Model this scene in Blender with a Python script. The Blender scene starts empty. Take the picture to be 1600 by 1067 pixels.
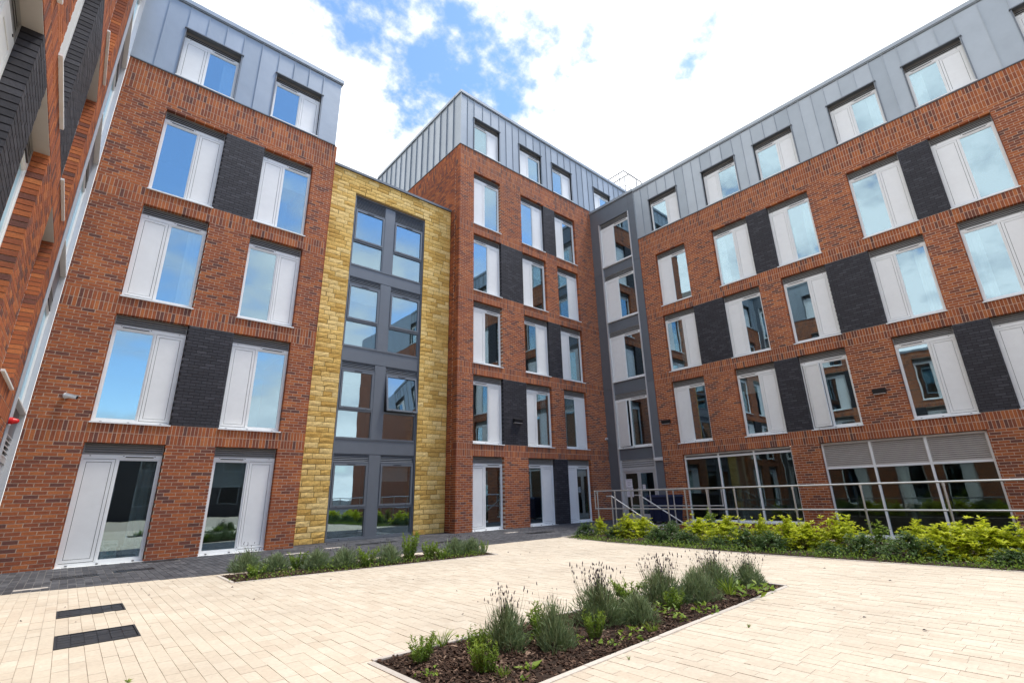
import bpy, math, random
import numpy as np
from mathutils import Matrix, Vector
random.seed(7); RNG = np.random.default_rng(7)
SC = bpy.context.scene
COL = SC.collection
# ------------------------------------------------------------------ camera
CAM_Z = 1.164
F_PX, CX, CY = 756.66, 12.51, -9.64            # in pixels of a 1600 x 1067 frame
YAW, PITCH, ROLL = 0.732052, 0.315036, -0.0274105
fwd = np.array([math.sin(YAW)*math.cos(PITCH), math.cos(YAW)*math.cos(PITCH), math.sin(PITCH)])
rgt = np.array([math.cos(YAW), -math.sin(YAW), 0.0]); upv = np.cross(rgt, fwd)
cr = rgt*math.cos(ROLL)+upv*math.sin(ROLL); cu = np.cross(cr, fwd)
cam_d = bpy.data.cameras.new('camera'); cam = bpy.data.objects.new('camera', cam_d); COL.objects.link(cam)
cam.matrix_world = Matrix(((cr[0], cu[0], -fwd[0], 0), (cr[1], cu[1], -fwd[1], 0), (cr[2], cu[2], -fwd[2], CAM_Z), (0, 0, 0, 1)))
cam_d.sensor_fit = 'HORIZONTAL'; cam_d.sensor_width = 36.0; cam_d.lens = F_PX/1600*36
cam_d.shift_x = -CX/1600; cam_d.shift_y = CY/1600
cam_d.clip_start = 0.05; cam_d.clip_end = 3000
SC.camera = cam
CAMP = np.array([0, 0, CAM_Z])
def pix(p):                                     # world points (n,3) -> pixel x, y and depth
    d = np.asarray(p, float)-CAMP
    z = d@fwd
    zz = np.where(np.abs(z) < 1e-6, 1e-6, z)
    return 800+CX+F_PX*(d@cr)/zz, 533.5+CY-F_PX*(d@cu)/zz, z
def ray(px, py):
    d = cr*((px-800-CX)/F_PX)-cu*((py-533.5-CY)/F_PX)+fwd
    return d/np.linalg.norm(d)
# ------------------------------------------------------------------ sky, sun, exposure
SUN_EL, SUN_AZ = math.radians(68), (0.82, -0.572)      # horizontal direction the sun stands in
W = bpy.data.worlds.new('World'); SC.world = W; W.use_nodes = True
nt = W.node_tree; nt.nodes.clear()
def N(t, typ, **kw):
    n = t.nodes.new(typ)
    for k, v in kw.items():
        if k.startswith('_'): setattr(n, k[1:], v)
        else: n.inputs[int(k[1:]) if k[0] == 'i' and k[1:].isdigit() else k].default_value = v
    return n
def math_node(t, op, a, b=None, c=None, clamp=False):
    n = t.nodes.new('ShaderNodeMath'); n.operation = op; n.use_clamp = clamp
    for i, v in enumerate((a, b, c)):
        if v is None: continue
        if isinstance(v, (int, float)): n.inputs[i].default_value = v
        else: t.links.new(v, n.inputs[i])
    return n.outputs[0]
sky = nt.nodes.new('ShaderNodeTexSky'); sky.sky_type = 'NISHITA'; sky.sun_disc = False
sky.sun_elevation = SUN_EL; sky.sun_rotation = math.atan2(SUN_AZ[0], SUN_AZ[1])
sky.air_density = 1.0; sky.dust_density = 0.4; sky.ozone_density = 1.2
tc = nt.nodes.new('ShaderNodeTexCoord')
sep = nt.nodes.new('ShaderNodeSeparateXYZ'); nt.links.new(tc.outputs['Generated'], sep.inputs[0])
zc = math_node(nt, 'ADD', math_node(nt, 'MAXIMUM', sep.outputs[2], 0.0), 0.32)
comb = nt.nodes.new('ShaderNodeCombineXYZ')
nt.links.new(math_node(nt, 'DIVIDE', sep.outputs[0], zc), comb.inputs[0])
nt.links.new(math_node(nt, 'DIVIDE', sep.outputs[1], zc), comb.inputs[1])
def wnoise(scale, detail, rough, off):
    m = nt.nodes.new('ShaderNodeMapping'); m.inputs['Location'].default_value = off
    nt.links.new(comb.outputs[0], m.inputs[0])
    n = N(nt, 'ShaderNodeTexNoise', Scale=scale, Detail=detail, Roughness=rough); nt.links.new(m.outputs[0], n.inputs['Vector'])
    return n.outputs['Fac']
big = wnoise(1.5, 3.0, 0.5, (3.1, 1.7, 0)); fine = wnoise(6.5, 12.0, 0.58, (0.4, 5.2, 2.0))
base = math_node(nt, 'ADD', math_node(nt, 'ADD', math_node(nt, 'MULTIPLY', big, 0.15), math_node(nt, 'MULTIPLY', fine, 1.15)), -0.10)
def lobe(dirv, c0, c1):                          # 0..1 around a direction
    d = nt.nodes.new('ShaderNodeVectorMath'); d.operation = 'DOT_PRODUCT'
    nt.links.new(tc.outputs['Generated'], d.inputs[0]); d.inputs[1].default_value = dirv
    r = N(nt, 'ShaderNodeMapRange'); r.interpolation_type = 'SMOOTHSTEP'
    r.inputs['From Min'].default_value = c0; r.inputs['From Max'].default_value = c1
    nt.links.new(d.outputs['Value'], r.inputs['Value']); return r.outputs[0]
gap = lobe(tuple(ray(715, 70)), math.cos(math.radians(14.5)), math.cos(math.radians(4)))
south = lobe((0.1, -0.94, 0.33), -0.1, 0.75)     # the sky behind the camera is broken cloud
s7 = math_node(nt, 'MULTIPLY', south, 0.8)
base = math_node(nt, 'ADD', math_node(nt, 'MULTIPLY', base, math_node(nt, 'SUBTRACT', 1.0, s7)), math_node(nt, 'MULTIPLY', math_node(nt, 'ADD', big, 0.035), s7))
bank = math_node(nt, 'MULTIPLY', math_node(nt, 'SUBTRACT', 1.0, math_node(nt, 'MULTIPLY', sep.outputs[2], 3.2), clamp=True), 0.20)   # cloud thickens towards the horizon
base = math_node(nt, 'ADD', base, bank)
cov = math_node(nt, 'SUBTRACT', base, math_node(nt, 'MULTIPLY', gap, 0.20))
cov = math_node(nt, 'SUBTRACT', cov, math_node(nt, 'MULTIPLY', south, 0.20))
mr = N(nt, 'ShaderNodeMapRange'); mr.interpolation_type = 'SMOOTHSTEP'
mr.inputs['From Min'].default_value = 0.29; mr.inputs['From Max'].default_value = 0.44
nt.links.new(cov, mr.inputs['Value'])
shade = N(nt, 'ShaderNodeMapRange'); shade.inputs['From Min'].default_value = 0.34; shade.inputs['From Max'].default_value = 0.56
nt.links.new(cov, shade.inputs['Value'])
ccol = N(nt, 'ShaderNodeMix', _data_type='RGBA'); nt.links.new(shade.outputs[0], ccol.inputs[0])
CLOUD = 6.6
ccol.inputs[6].default_value = (0.60*CLOUD, 0.65*CLOUD, 0.73*CLOUD, 1); ccol.inputs[7].default_value = (1.12*CLOUD, 1.13*CLOUD, 1.15*CLOUD, 1)
mixs = N(nt, 'ShaderNodeMix', _data_type='RGBA')
nt.links.new(mr.outputs[0], mixs.inputs[0]); hs = N(nt, 'ShaderNodeHueSaturation', Saturation=1.12, Value=1.35); nt.links.new(sky.outputs[0], hs.inputs['Color']); nt.links.new(hs.outputs[0], mixs.inputs[6]); nt.links.new(ccol.outputs[2], mixs.inputs[7])
bg = N(nt, 'ShaderNodeBackground', Strength=0.15); nt.links.new(mixs.outputs[2], bg.inputs['Color'])
wo = nt.nodes.new('ShaderNodeOutputWorld'); nt.links.new(bg.outputs[0], wo.inputs['Surface'])
sd = bpy.data.lights.new('sun', 'SUN'); sd.energy = 2.4; sd.angle = math.radians(12); sd.color = (1.0, 0.94, 0.86)
so = bpy.data.objects.new('sun', sd); COL.objects.link(so)
sv = Vector((SUN_AZ[0]*math.cos(SUN_EL), SUN_AZ[1]*math.cos(SUN_EL), math.sin(SUN_EL)))
so.rotation_euler = sv.to_track_quat('Z', 'Y').to_euler(); so.location = (5, -5, 40)
SC.view_settings.view_transform = 'Standard'; SC.view_settings.look = 'None'
SC.view_settings.exposure = 0.70; SC.view_settings.gamma = 1.0; SC.view_settings.use_curve_mapping = False
# ------------------------------------------------------------------ helpers
def tag(o, label=None, cat=None, group=None, kind=None):
    if label: o['label'] = label
    if cat: o['category'] = cat
    if group: o['group'] = group
    if kind: o['kind'] = kind
    return o
def empty(name, loc, rz=0, label=None, cat=None, group=None):
    o = bpy.data.objects.new(name, None); COL.objects.link(o)
    o.location = loc; o.rotation_euler = (0, 0, rz); o.empty_display_size = 0.2
    return tag(o, label, cat, group)
def link(name, mesh, parent=None, loc=(0, 0, 0), rot=None):
    o = bpy.data.objects.new(name, mesh); COL.objects.link(o)
    if parent is not None: o.parent = parent
    o.location = loc
    if rot: o.rotation_euler = rot
    return o
BOXF = np.array([[0, 1, 5, 4], [1, 2, 6, 5], [2, 3, 7, 6], [3, 0, 4, 7], [4, 5, 6, 7], [3, 2, 1, 0]])
class MB:                                        # collects faces, builds ONE mesh
    def __init__(s): s.v = []; s.f = []; s.m = []; s.t = []; s.cur = 0; s.tint = 0.5
    def quad(s, *p):
        n = len(s.v); s.v += [tuple(q) for q in p]; s.f.append(tuple(range(n, n+len(p)))); s.m.append(s.cur); s.t.append(s.tint)
    def box(s, a0, a1, b0, b1, c0, c1, m=None):
        if m is not None: s.cur = m
        n = len(s.v)
        s.v += [(a0, b0, c0), (a1, b0, c0), (a1, b1, c0), (a0, b1, c0), (a0, b0, c1), (a1, b0, c1), (a1, b1, c1), (a0, b1, c1)]
        for f in BOXF: s.f.append(tuple(int(i)+n for i in f)); s.m.append(s.cur); s.t.append(s.tint)
    def hexa(s, pts):
        n = len(s.v); s.v += [tuple(p) for p in pts]
        for f in BOXF: s.f.append(tuple(int(i)+n for i in f)); s.m.append(s.cur); s.t.append(s.tint)
    def ring(s, a0, a1, c0, c1, tl, tr, tb, tt, b0, b1):      # rectangular frame of four bars, butted
        s.box(a0, a0+tl, b0, b1, c0, c1); s.box(a1-tr, a1, b0, b1, c0, c1)
        s.box(a0+tl, a1-tr, b0, b1, c0, c0+tb); s.box(a0+tl, a1-tr, b0, b1, c1-tt, c1)
    def tube(s, p0, p1, r, n=10, r1=None, caps=True):
        p0 = Vector(p0); p1 = Vector(p1); d = (p1-p0).normalized(); r1 = r if r1 is None else r1
        a = d.orthogonal().normalized(); b = d.cross(a); k = len(s.v)
        for p, q in ((p0, r), (p1, r1)):
            for i in range(n):
                t = 2*math.pi*i/n; s.v.append(tuple(p+a*(q*math.cos(t))+b*(q*math.sin(t))))
        for i in range(n):
            j = (i+1) % n; s.f.append((k+i, k+j, k+n+j, k+n+i)); s.m.append(s.cur); s.t.append(s.tint)
        if caps:
            s.f.append(tuple(k+i for i in reversed(range(n)))); s.f.append(tuple(k+n+i for i in range(n))); s.m += [s.cur]*2; s.t += [s.tint]*2
    def pipe(s, pts, r, n=10):
        for a, b in zip(pts[:-1], pts[1:]): s.tube(a, b, r, n)
        for p in pts[1:-1]: s.ball(p, r*1.02, 6, n)
    def ball(s, c, r, rings=6, n=10, sz=1.0):
        k = len(s.v)
        for i in range(1, rings):
            t = math.pi*i/rings
            for j in range(n):
                a = 2*math.pi*j/n; s.v.append((c[0]+r*math.sin(t)*math.cos(a), c[1]+r*math.sin(t)*math.sin(a), c[2]+r*sz*math.cos(t)))
        s.v.append((c[0], c[1], c[2]+r*sz)); s.v.append((c[0], c[1], c[2]-r*sz)); top = len(s.v)-2
        for i in range(rings-2):
            for j in range(n):
                q = (j+1) % n; s.f.append((k+i*n+j, k+(i+1)*n+j, k+(i+1)*n+q, k+i*n+q)); s.m.append(s.cur); s.t.append(s.tint)
        for j in range(n):
            q = (j+1) % n
            s.f.append((top, k+j, k+q)); s.f.append((top+1, k+(rings-2)*n+q, k+(rings-2)*n+j)); s.m += [s.cur]*2; s.t += [s.tint]*2
    def lathe(s, prof, n=20, c=(0, 0)):
        k = len(s.v)
        for r, z in prof:
            for j in range(n):
                a = 2*math.pi*j/n; s.v.append((c[0]+r*math.cos(a), c[1]+r*math.sin(a), z))
        for i in range(len(prof)-1):
            for j in range(n):
                q = (j+1) % n; s.f.append((k+i*n+j, k+i*n+q, k+(i+1)*n+q, k+(i+1)*n+j)); s.m.append(s.cur); s.t.append(s.tint)
    def mesh(s, name, mats):
        me = bpy.data.meshes.new(name); me.from_pydata(s.v, [], s.f)
        for m in (mats if isinstance(mats, (list, tuple)) else [mats]): me.materials.append(m)
        me.polygons.foreach_set('material_index', s.m)
        me.polygons.foreach_set('use_smooth', np.zeros(len(s.f), bool))
        at = me.attributes.new('tint', 'FLOAT', 'FACE'); at.data.foreach_set('value', np.array(s.t, np.float32))
        me.update(); return me
    def build(s, name, mats, parent=None, loc=(0, 0, 0), rot=None):
        return link(name, s.mesh(name, mats), parent, loc, rot)
def quads_mesh(name, verts, faces, tint, mat, smooth=False):   # verts (n,3), faces (m,k), tint per face
    me = bpy.data.meshes.new(name)
    verts = np.asarray(verts, np.float32); faces = np.asarray(faces, np.int32); k = faces.shape[1]; m = len(faces)
    me.vertices.add(len(verts)); me.vertices.foreach_set('co', verts.ravel())
    me.loops.add(m*k); me.loops.foreach_set('vertex_index', faces.ravel())
    me.polygons.add(m); me.polygons.foreach_set('loop_start', np.arange(0, m*k, k, dtype=np.int32))
    me.materials.append(mat)
    at = me.attributes.new('tint', 'FLOAT', 'FACE'); at.data.foreach_set('value', np.asarray(tint, np.float32))
    me.update(calc_edges=True)
    me.polygons.foreach_set('use_smooth', np.full(m, bool(smooth)))
    return me
def boxes_mesh(name, A, tint, mat, faces=(0, 1, 3, 4, 5)):     # A (n,6) a0 a1 b0 b1 c0 c1
    A = np.asarray(A, float); n = len(A)
    ia = np.array([0, 1, 1, 0, 0, 1, 1, 0]); ib = np.array([0, 0, 1, 1, 0, 0, 1, 1]); ic = np.array([0, 0, 0, 0, 1, 1, 1, 1])
    V = np.stack([A[:, ia], A[:, 2+ib], A[:, 4+ic]], -1).reshape(-1, 3)
    F = (BOXF[list(faces)][None]+(np.arange(n)*8)[:, None, None]).reshape(-1, 4)
    return quads_mesh(name, V, F, np.repeat(tint, len(faces)), mat)
# ------------------------------------------------------------------ materials
def new_mat(name):
    m = bpy.data.materials.new(name); m.use_nodes = True; t = m.node_tree
    return m, t, t.nodes['Principled BSDF']
def ramp(t, fac, stops, interp='LINEAR'):
    r = t.nodes.new('ShaderNodeValToRGB'); r.color_ramp.interpolation = interp; e = r.color_ramp.elements
    while len(e) < len(stops): e.new(0.5)
    for i, (p, c) in enumerate(stops): e[i].position = p; e[i].color = (*c, 1)
    t.links.new(fac, r.inputs[0]); return r.outputs[0]
def noise(t, scale, detail=4, rough=0.55, coord='Object', sc=(1, 1, 1)):
    c = t.nodes.new('ShaderNodeTexCoord'); m = t.nodes.new('ShaderNodeMapping'); m.inputs['Scale'].default_value = sc
    if coord == 'World':
        g = t.nodes.new('ShaderNodeNewGeometry'); t.links.new(g.outputs['Position'], m.inputs[0])
    else: t.links.new(c.outputs[coord], m.inputs[0])
    n = N(t, 'ShaderNodeTexNoise', Scale=scale, Detail=detail, Roughness=rough); t.links.new(m.outputs[0], n.inputs['Vector'])
    return n.outputs['Fac']
def mul(t, col, fac, lo, hi):
    r = N(t, 'ShaderNodeMapRange'); r.inputs['To Min'].default_value = lo; r.inputs['To Max'].default_value = hi
    r.inputs['From Min'].default_value = 0.25; r.inputs['From Max'].default_value = 0.75
    t.links.new(fac, r.inputs['Value'])
    m = t.nodes.new('ShaderNodeVectorMath'); m.operation = 'SCALE'; t.links.new(col, m.inputs[0]); t.links.new(r.outputs[0], m.inputs['Scale'])
    return m.outputs[0]
def bump(t, b, h, strength, dist=0.01):
    n = N(t, 'ShaderNodeBump', Strength=strength, Distance=dist); t.links.new(h, n.inputs['Height']); t.links.new(n.outputs[0], b.inputs['Normal'])
def tint_mat(name, stops, rough=0.85, nscale=25, lo=0.8, hi=1.2, bstr=0.3, bdist=0.004, big=None, spec=0.3, interp='LINEAR', metal=0):
    m, t, b = new_mat(name)
    a = N(t, 'ShaderNodeAttribute', _attribute_name='tint')
    c = ramp(t, a.outputs['Fac'], stops, interp)
    n1 = noise(t, nscale, 5, 0.65, 'World'); c = mul(t, c, n1, lo, hi)
    if big: c = mul(t, c, noise(t, big[0], 4, 0.6, 'World'), big[1], big[2])
    t.links.new(c, b.inputs['Base Color']); b.inputs['Roughness'].default_value = rough
    b.inputs['Specular IOR Level'].default_value = spec; b.inputs['Metallic'].default_value = metal
    if bstr: bump(t, b, n1, bstr, bdist)
    return m
M_BRICK = tint_mat('red_brick', [(0.0, (0.125, 0.058, 0.048)), (0.08, (0.17, 0.063, 0.044)), (0.22, (0.255, 0.078, 0.040)), (0.6, (0.335, 0.098, 0.038)), (0.88, (0.405, 0.125, 0.043)), (1.0, (0.45, 0.155, 0.055))],
                   0.85, 40, 0.72, 1.25, 0.5, 0.004, big=(0.45, 0.80, 1.16))
M_DARK = tint_mat('black_brick', [(0, (0.024, 0.024, 0.030)), (0.7, (0.034, 0.034, 0.042)), (1, (0.050, 0.050, 0.060))], 0.62, 40, 0.7, 1.3, 0.6, 0.004, spec=0.4)
M_MORTAR = tint_mat('mortar', [(0, (0.58, 0.43, 0.32)), (1, (0.58, 0.43, 0.32))], 0.95, 12, 0.75, 1.15, 0.4, 0.003, big=(0.7, 0.85, 1.1))
M_DMORT = tint_mat('dark_mortar', [(0, (0.022, 0.022, 0.026)), (1, (0.022, 0.022, 0.026))], 0.9, 12, 0.75, 1.2, 0.3, 0.003)
M_STONE = tint_mat('yellow_stone', [(0, (0.62, 0.385, 0.10)), (0.5, (0.77, 0.52, 0.16)), (1, (0.84, 0.62, 0.25))], 0.9, 22, 0.72, 1.2, 0.9, 0.012, big=(0.7, 0.84, 1.12))
M_STONEJ = tint_mat('stone_joint', [(0, (0.15, 0.095, 0.035)), (1, (0.15, 0.095, 0.035))], 0.95, 20, 0.7, 1.2)
M_ZINC = tint_mat('zinc', [(0, (0.30, 0.34, 0.375)), (1, (0.36, 0.40, 0.435))], 0.38, 1.6, 0.93, 1.06, 0.22, 0.03, spec=0.5, metal=0.4)
M_GREY = tint_mat('grey_cladding', [(0, (0.135, 0.155, 0.180)), (1, (0.16, 0.18, 0.205))], 0.45, 3, 0.94, 1.06, 0.05, 0.01, spec=0.5, metal=0.3)
M_WHITE = tint_mat('pale_frame', [(0, (0.76, 0.785, 0.785)), (1, (0.80, 0.82, 0.815))], 0.38, 6, 0.96, 1.03, 0.03, 0.003, spec=0.5)
M_SILVER = tint_mat('silver_frame', [(0, (0.56, 0.57, 0.58)), (1, (0.60, 0.61, 0.62))], 0.35, 6, 0.95, 1.05, 0.03, 0.003, spec=0.5, metal=0.4)
M_LOUV = tint_mat('grey_louvre', [(0, (0.24, 0.24, 0.235)), (1, (0.3, 0.3, 0.29))], 0.45, 6, 0.95, 1.05, 0, spec=0.5)
M_BEIGE = tint_mat('taupe_louvre', [(0, (0.40, 0.37, 0.34)), (1, (0.46, 0.43, 0.40))], 0.45, 6, 0.95, 1.05, 0, spec=0.5)
M_BLACK = tint_mat('black_gasket', [(0, (0.012, 0.012, 0.014)), (1, (0.02, 0.02, 0.022))], 0.5, 6, 0.9, 1.1, 0)
M_INT = tint_mat('room_plaster', [(0, (0.32, 0.29, 0.26)), (1, (0.4, 0.36, 0.32))], 0.9, 1, 0.9, 1.1, 0)
M_CURT = tint_mat('white_cloth', [(0, (0.72, 0.72, 0.70)), (1, (0.8, 0.8, 0.78))], 0.9, 8, 0.9, 1.05, 0.2, 0.01)
M_GALV = tint_mat('galvanised_steel', [(0, (0.50, 0.52, 0.53)), (1, (0.6, 0.62, 0.63))], 0.36, 30, 0.85, 1.1, 0.05, 0.002, spec=0.5, metal=0.75)
M_NAVY = tint_mat('navy_plastic', [(0, (0.010, 0.016, 0.045)), (1, (0.016, 0.022, 0.06))], 0.4, 10, 0.9, 1.1, 0)
M_PLASTIC = tint_mat('white_plastic', [(0, (0.78, 0.78, 0.78)), (1, (0.8, 0.8, 0.8))], 0.35, 10, 0.97, 1.02, 0)
M_RED = tint_mat('red_plastic', [(0, (0.55, 0.012, 0.015)), (1, (0.6, 0.02, 0.02))], 0.35, 10, 0.95, 1.05, 0)
M_CONC = tint_mat('pale_concrete', [(0, (0.50, 0.46, 0.41)), (1, (0.62, 0.57, 0.50))], 0.9, 30, 0.85, 1.1, 0.3, 0.003, big=(1.2, 0.9, 1.06))
M_PAVE = tint_mat('beige_paver', [(0, (0.56, 0.48, 0.375)), (0.5, (0.61, 0.535, 0.425)), (1, (0.655, 0.585, 0.475))], 0.88, 30, 0.86, 1.1, 0.25, 0.003, big=(0.8, 0.86, 1.08))
M_SAND = tint_mat('joint_sand', [(0, (0.42, 0.355, 0.28)), (1, (0.42, 0.355, 0.28))], 0.95, 12, 0.7, 1.2)
M_SLATE = tint_mat('dark_paver', [(0, (0.050, 0.052, 0.060)), (0.6, (0.072, 0.075, 0.084)), (1, (0.105, 0.108, 0.118))], 0.75, 25, 0.78, 1.25, 0.3, 0.003, big=(0.8, 0.8, 1.25))
M_SLATEJ = tint_mat('pale_joint', [(0, (0.20, 0.195, 0.19)), (1, (0.20, 0.195, 0.19))], 0.95, 3, 0.25, 1.6)
M_IRON = tint_mat('cast_iron', [(0, (0.022, 0.024, 0.028)), (1, (0.035, 0.037, 0.042))], 0.55, 20, 0.8, 1.3, 0.1, 0.002)
M_SOIL = tint_mat('soil', [(0, (0.035, 0.022, 0.015)), (1, (0.035, 0.022, 0.015))], 0.95, 20, 0.5, 1.5, 1.0, 0.02)
M_BARK = tint_mat('bark_chips', [(0, (0.030, 0.017, 0.011)), (0.6, (0.075, 0.042, 0.027)), (0.9, (0.15, 0.095, 0.065)), (1, (0.30, 0.21, 0.15))], 0.9, 60, 0.7, 1.3, 0.3, 0.003)
M_GROUND = tint_mat('tarmac', [(0, (0.06, 0.06, 0.062)), (1, (0.06, 0.06, 0.062))], 0.9, 6, 0.8, 1.2)
M_ROOF = tint_mat('roof_membrane', [(0, (0.18, 0.19, 0.2)), (1, (0.2, 0.2, 0.21))], 0.8, 3, 0.9, 1.1)
M_CARD = tint_mat('printed_box', [(0, (0.62, 0.68, 0.66)), (1, (0.66, 0.7, 0.68))], 0.7, 5, 0.95, 1.05, 0)
M_TEAL = tint_mat('teal_print', [(0, (0.02, 0.22, 0.22)), (1, (0.03, 0.25, 0.24))], 0.7, 5, 0.95, 1.05, 0)
M_PAPER = tint_mat('paper', [(0, (0.75, 0.74, 0.80)), (1, (0.75, 0.74, 0.80))], 0.8, 5, 0.97, 1.02, 0)
M_INK = tint_mat('grey_print', [(0, (0.25, 0.25, 0.30)), (1, (0.25, 0.25, 0.30))], 0.8, 5, 0.97, 1.02, 0)
def leaf_mat(name, stops, trans=0.35, rough=0.5):
    m, t, b = new_mat(name)
    a = N(t, 'ShaderNodeAttribute', _attribute_name='tint'); c = ramp(t, a.outputs['Fac'], stops)
    c = mul(t, c, noise(t, 18, 2, 0.5, 'World'), 0.85, 1.15)
    t.links.new(c, b.inputs['Base Color']); b.inputs['Roughness'].default_value = rough; b.inputs['Specular IOR Level'].default_value = 0.35
    tr = t.nodes.new('ShaderNodeBsdfTranslucent'); t.links.new(c, tr.inputs['Color'])
    mx = N(t, 'ShaderNodeMixShader'); mx.inputs[0].default_value = trans
    out = t.nodes['Material Output']; t.links.new(b.outputs[0], mx.inputs[1]); t.links.new(tr.outputs[0], mx.inputs[2]); t.links.new(mx.outputs[0], out.inputs['Surface'])
    return m
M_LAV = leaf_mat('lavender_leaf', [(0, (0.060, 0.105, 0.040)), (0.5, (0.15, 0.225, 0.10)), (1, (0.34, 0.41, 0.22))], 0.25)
M_GREEN = leaf_mat('fresh_leaf', [(0, (0.060, 0.115, 0.016)), (0.6, (0.16, 0.27, 0.032)), (1, (0.34, 0.44, 0.06))], 0.35)
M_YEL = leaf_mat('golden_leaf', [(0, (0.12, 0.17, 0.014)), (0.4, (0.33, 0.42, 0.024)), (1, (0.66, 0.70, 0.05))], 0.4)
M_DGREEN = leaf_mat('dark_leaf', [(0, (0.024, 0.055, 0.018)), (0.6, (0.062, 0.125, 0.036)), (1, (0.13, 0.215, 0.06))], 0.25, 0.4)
M_BUD = leaf_mat('dry_flower', [(0, (0.035, 0.026, 0.042)), (1, (0.10, 0.075, 0.10))], 0.1, 0.8)
M_STEM = leaf_mat('stem', [(0, (0.09, 0.10, 0.05)), (1, (0.18, 0.19, 0.10))], 0.1, 0.7)
M_WOOD = leaf_mat('twig', [(0, (0.06, 0.04, 0.025)), (1, (0.09, 0.06, 0.04))], 0.0, 0.8)
def glass_mat(name, r0, tint):
    m, t, b = new_mat(name); t.nodes.remove(b)
    lw = t.nodes.new('ShaderNodeLayerWeight'); lw.inputs['Blend'].default_value = 0.5
    p = math_node(t, 'POWER', lw.outputs['Facing'], 2.6)
    fac = math_node(t, 'ADD', math_node(t, 'MULTIPLY', p, 0.97-r0), r0, clamp=True)
    tr = t.nodes.new('ShaderNodeBsdfTransparent'); tr.inputs[0].default_value = (*tint, 1)
    gl = t.nodes.new('ShaderNodeBsdfGlossy'); gl.inputs['Roughness'].default_value = 0.0; gl.inputs[0].default_value = (0.70, 0.90, 1.0, 1)
    bm = N(t, 'ShaderNodeBump', Strength=0.05, Distance=0.02); t.links.new(noise(t, 1.6, 1, 0.4, 'World'), bm.inputs['Height']); t.links.new(bm.outputs[0], gl.inputs['Normal'])
    mx = t.nodes.new('ShaderNodeMixShader'); t.links.new(fac, mx.inputs[0]); t.links.new(tr.outputs[0], mx.inputs[1]); t.links.new(gl.outputs[0], mx.inputs[2])
    t.links.new(mx.outputs[0], t.nodes['Material Output'].inputs['Surface']); return m
M_GLASS = glass_mat('window_glass', 0.33, (0.74, 0.80, 0.80))
M_SHOP = glass_mat('clear_glass', 0.08, (0.60, 0.68, 0.66))
def emit_mat(name, col, s):
    m, t, b = new_mat(name); b.inputs['Base Color'].default_value = (*col, 1); b.inputs['Emission Color'].default_value = (*col, 1); b.inputs['Emission Strength'].default_value = s
    return m
M_LAMP = emit_mat('lit_downlight', (1.0, 0.80, 0.55), 2.2)
def far_brick(name):                              # for walls outside the photograph, seen only in reflections
    m, t, b = new_mat(name); g = t.nodes.new('ShaderNodeTexCoord')
    mp = t.nodes.new('ShaderNodeMapping'); mp.inputs['Rotation'].default_value = (math.pi/2, 0, 0); t.links.new(g.outputs['Object'], mp.inputs[0])
    k = N(t, 'ShaderNodeTexBrick', Scale=1.0); k.inputs['Brick Width'].default_value = 0.225; k.inputs['Row Height'].default_value = 0.075
    k.inputs['Mortar Size'].default_value = 0.006; k.inputs['Color1'].default_value = (0.3, 0.09, 0.04, 1); k.inputs['Color2'].default_value = (0.2, 0.06, 0.035, 1); k.inputs['Mortar'].default_value = (0.4, 0.32, 0.25, 1)
    t.links.new(mp.outputs[0], k.inputs['Vector']); t.links.new(k.outputs['Color'], b.inputs['Base Color']); b.inputs['Roughness'].default_value = 0.9
    return m
M_FARBRICK = far_brick('distant_brick')

# ------------------------------------------------------------------ brickwork
CH = 2.9/39                                       # course height: 39 courses a storey
PER = 300
MESHES = {}
def loc2world(root, P):                           # root rotates about z only
    c, s = math.cos(root.rotation_euler.z), math.sin(root.rotation_euler.z)
    L = root.location+(root.parent.location if root.parent else Vector((0, 0, 0)))
    P = np.asarray(P, float); x = P[:, 0]*c-P[:, 1]*s+L.x; y = P[:, 0]*s+P[:, 1]*c+L.y
    return np.stack([x, y, P[:, 2]+L.z], 1)
def shown_area(root, quads):                      # (n,4,3) local quads -> pixel area, 0 outside the frame
    n = len(quads); w = loc2world(root, quads.reshape(-1, 3)); x, y, z = pix(w)
    x = x.reshape(n, 4); y = y.reshape(n, 4); z = z.reshape(n, 4)
    a = 0.5*np.abs((x[:, 0]-x[:, 2])*(y[:, 1]-y[:, 3])-(x[:, 1]-x[:, 3])*(y[:, 0]-y[:, 2]))
    ok = (z > 0.3).all(1) & (x.mean(1) > 0) & (x.mean(1) < 1600) & (y.mean(1) > 0) & (y.mean(1) < 1067)
    return np.where(ok, a, 0)
def lay_pieces(root, A, tint, dark, name, mat_of, rest_name, faces, q):
    """A (n,6) boxes: the PER that show largest become objects, the rest one part of kind stuff for each material"""
    A = np.asarray(A); area = shown_area(root, q); order = np.argsort(-area); pick = set(order[:PER].tolist()) if PER else set()
    pick = {i for i in pick if area[i] > 0}
    for i in sorted(pick):
        a = A[i]; d = (round(a[1]-a[0], 3), round(a[3]-a[2], 3), round(a[5]-a[4], 3)); ti = min(9, int(tint[i]*10)); key = (name, d, int(dark[i]), ti, mat_of(dark[i]).name)
        if key not in MESHES:
            MESHES[key] = boxes_mesh(name, [[0, d[0], 0, d[1], 0, d[2]]], np.array([(ti+0.5)/10]), mat_of(dark[i]), faces)
        link(name, MESHES[key], root, (a[0], a[2], a[4]))
    rest = np.array([i for i in range(len(A)) if i not in pick], int)
    for d in sorted(set(dark.tolist())):
        r = rest[dark[rest] == d]
        if len(r): tag(link(rest_name, boxes_mesh(rest_name, A[r], tint[r], mat_of(d), faces), root), kind='stuff')
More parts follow.
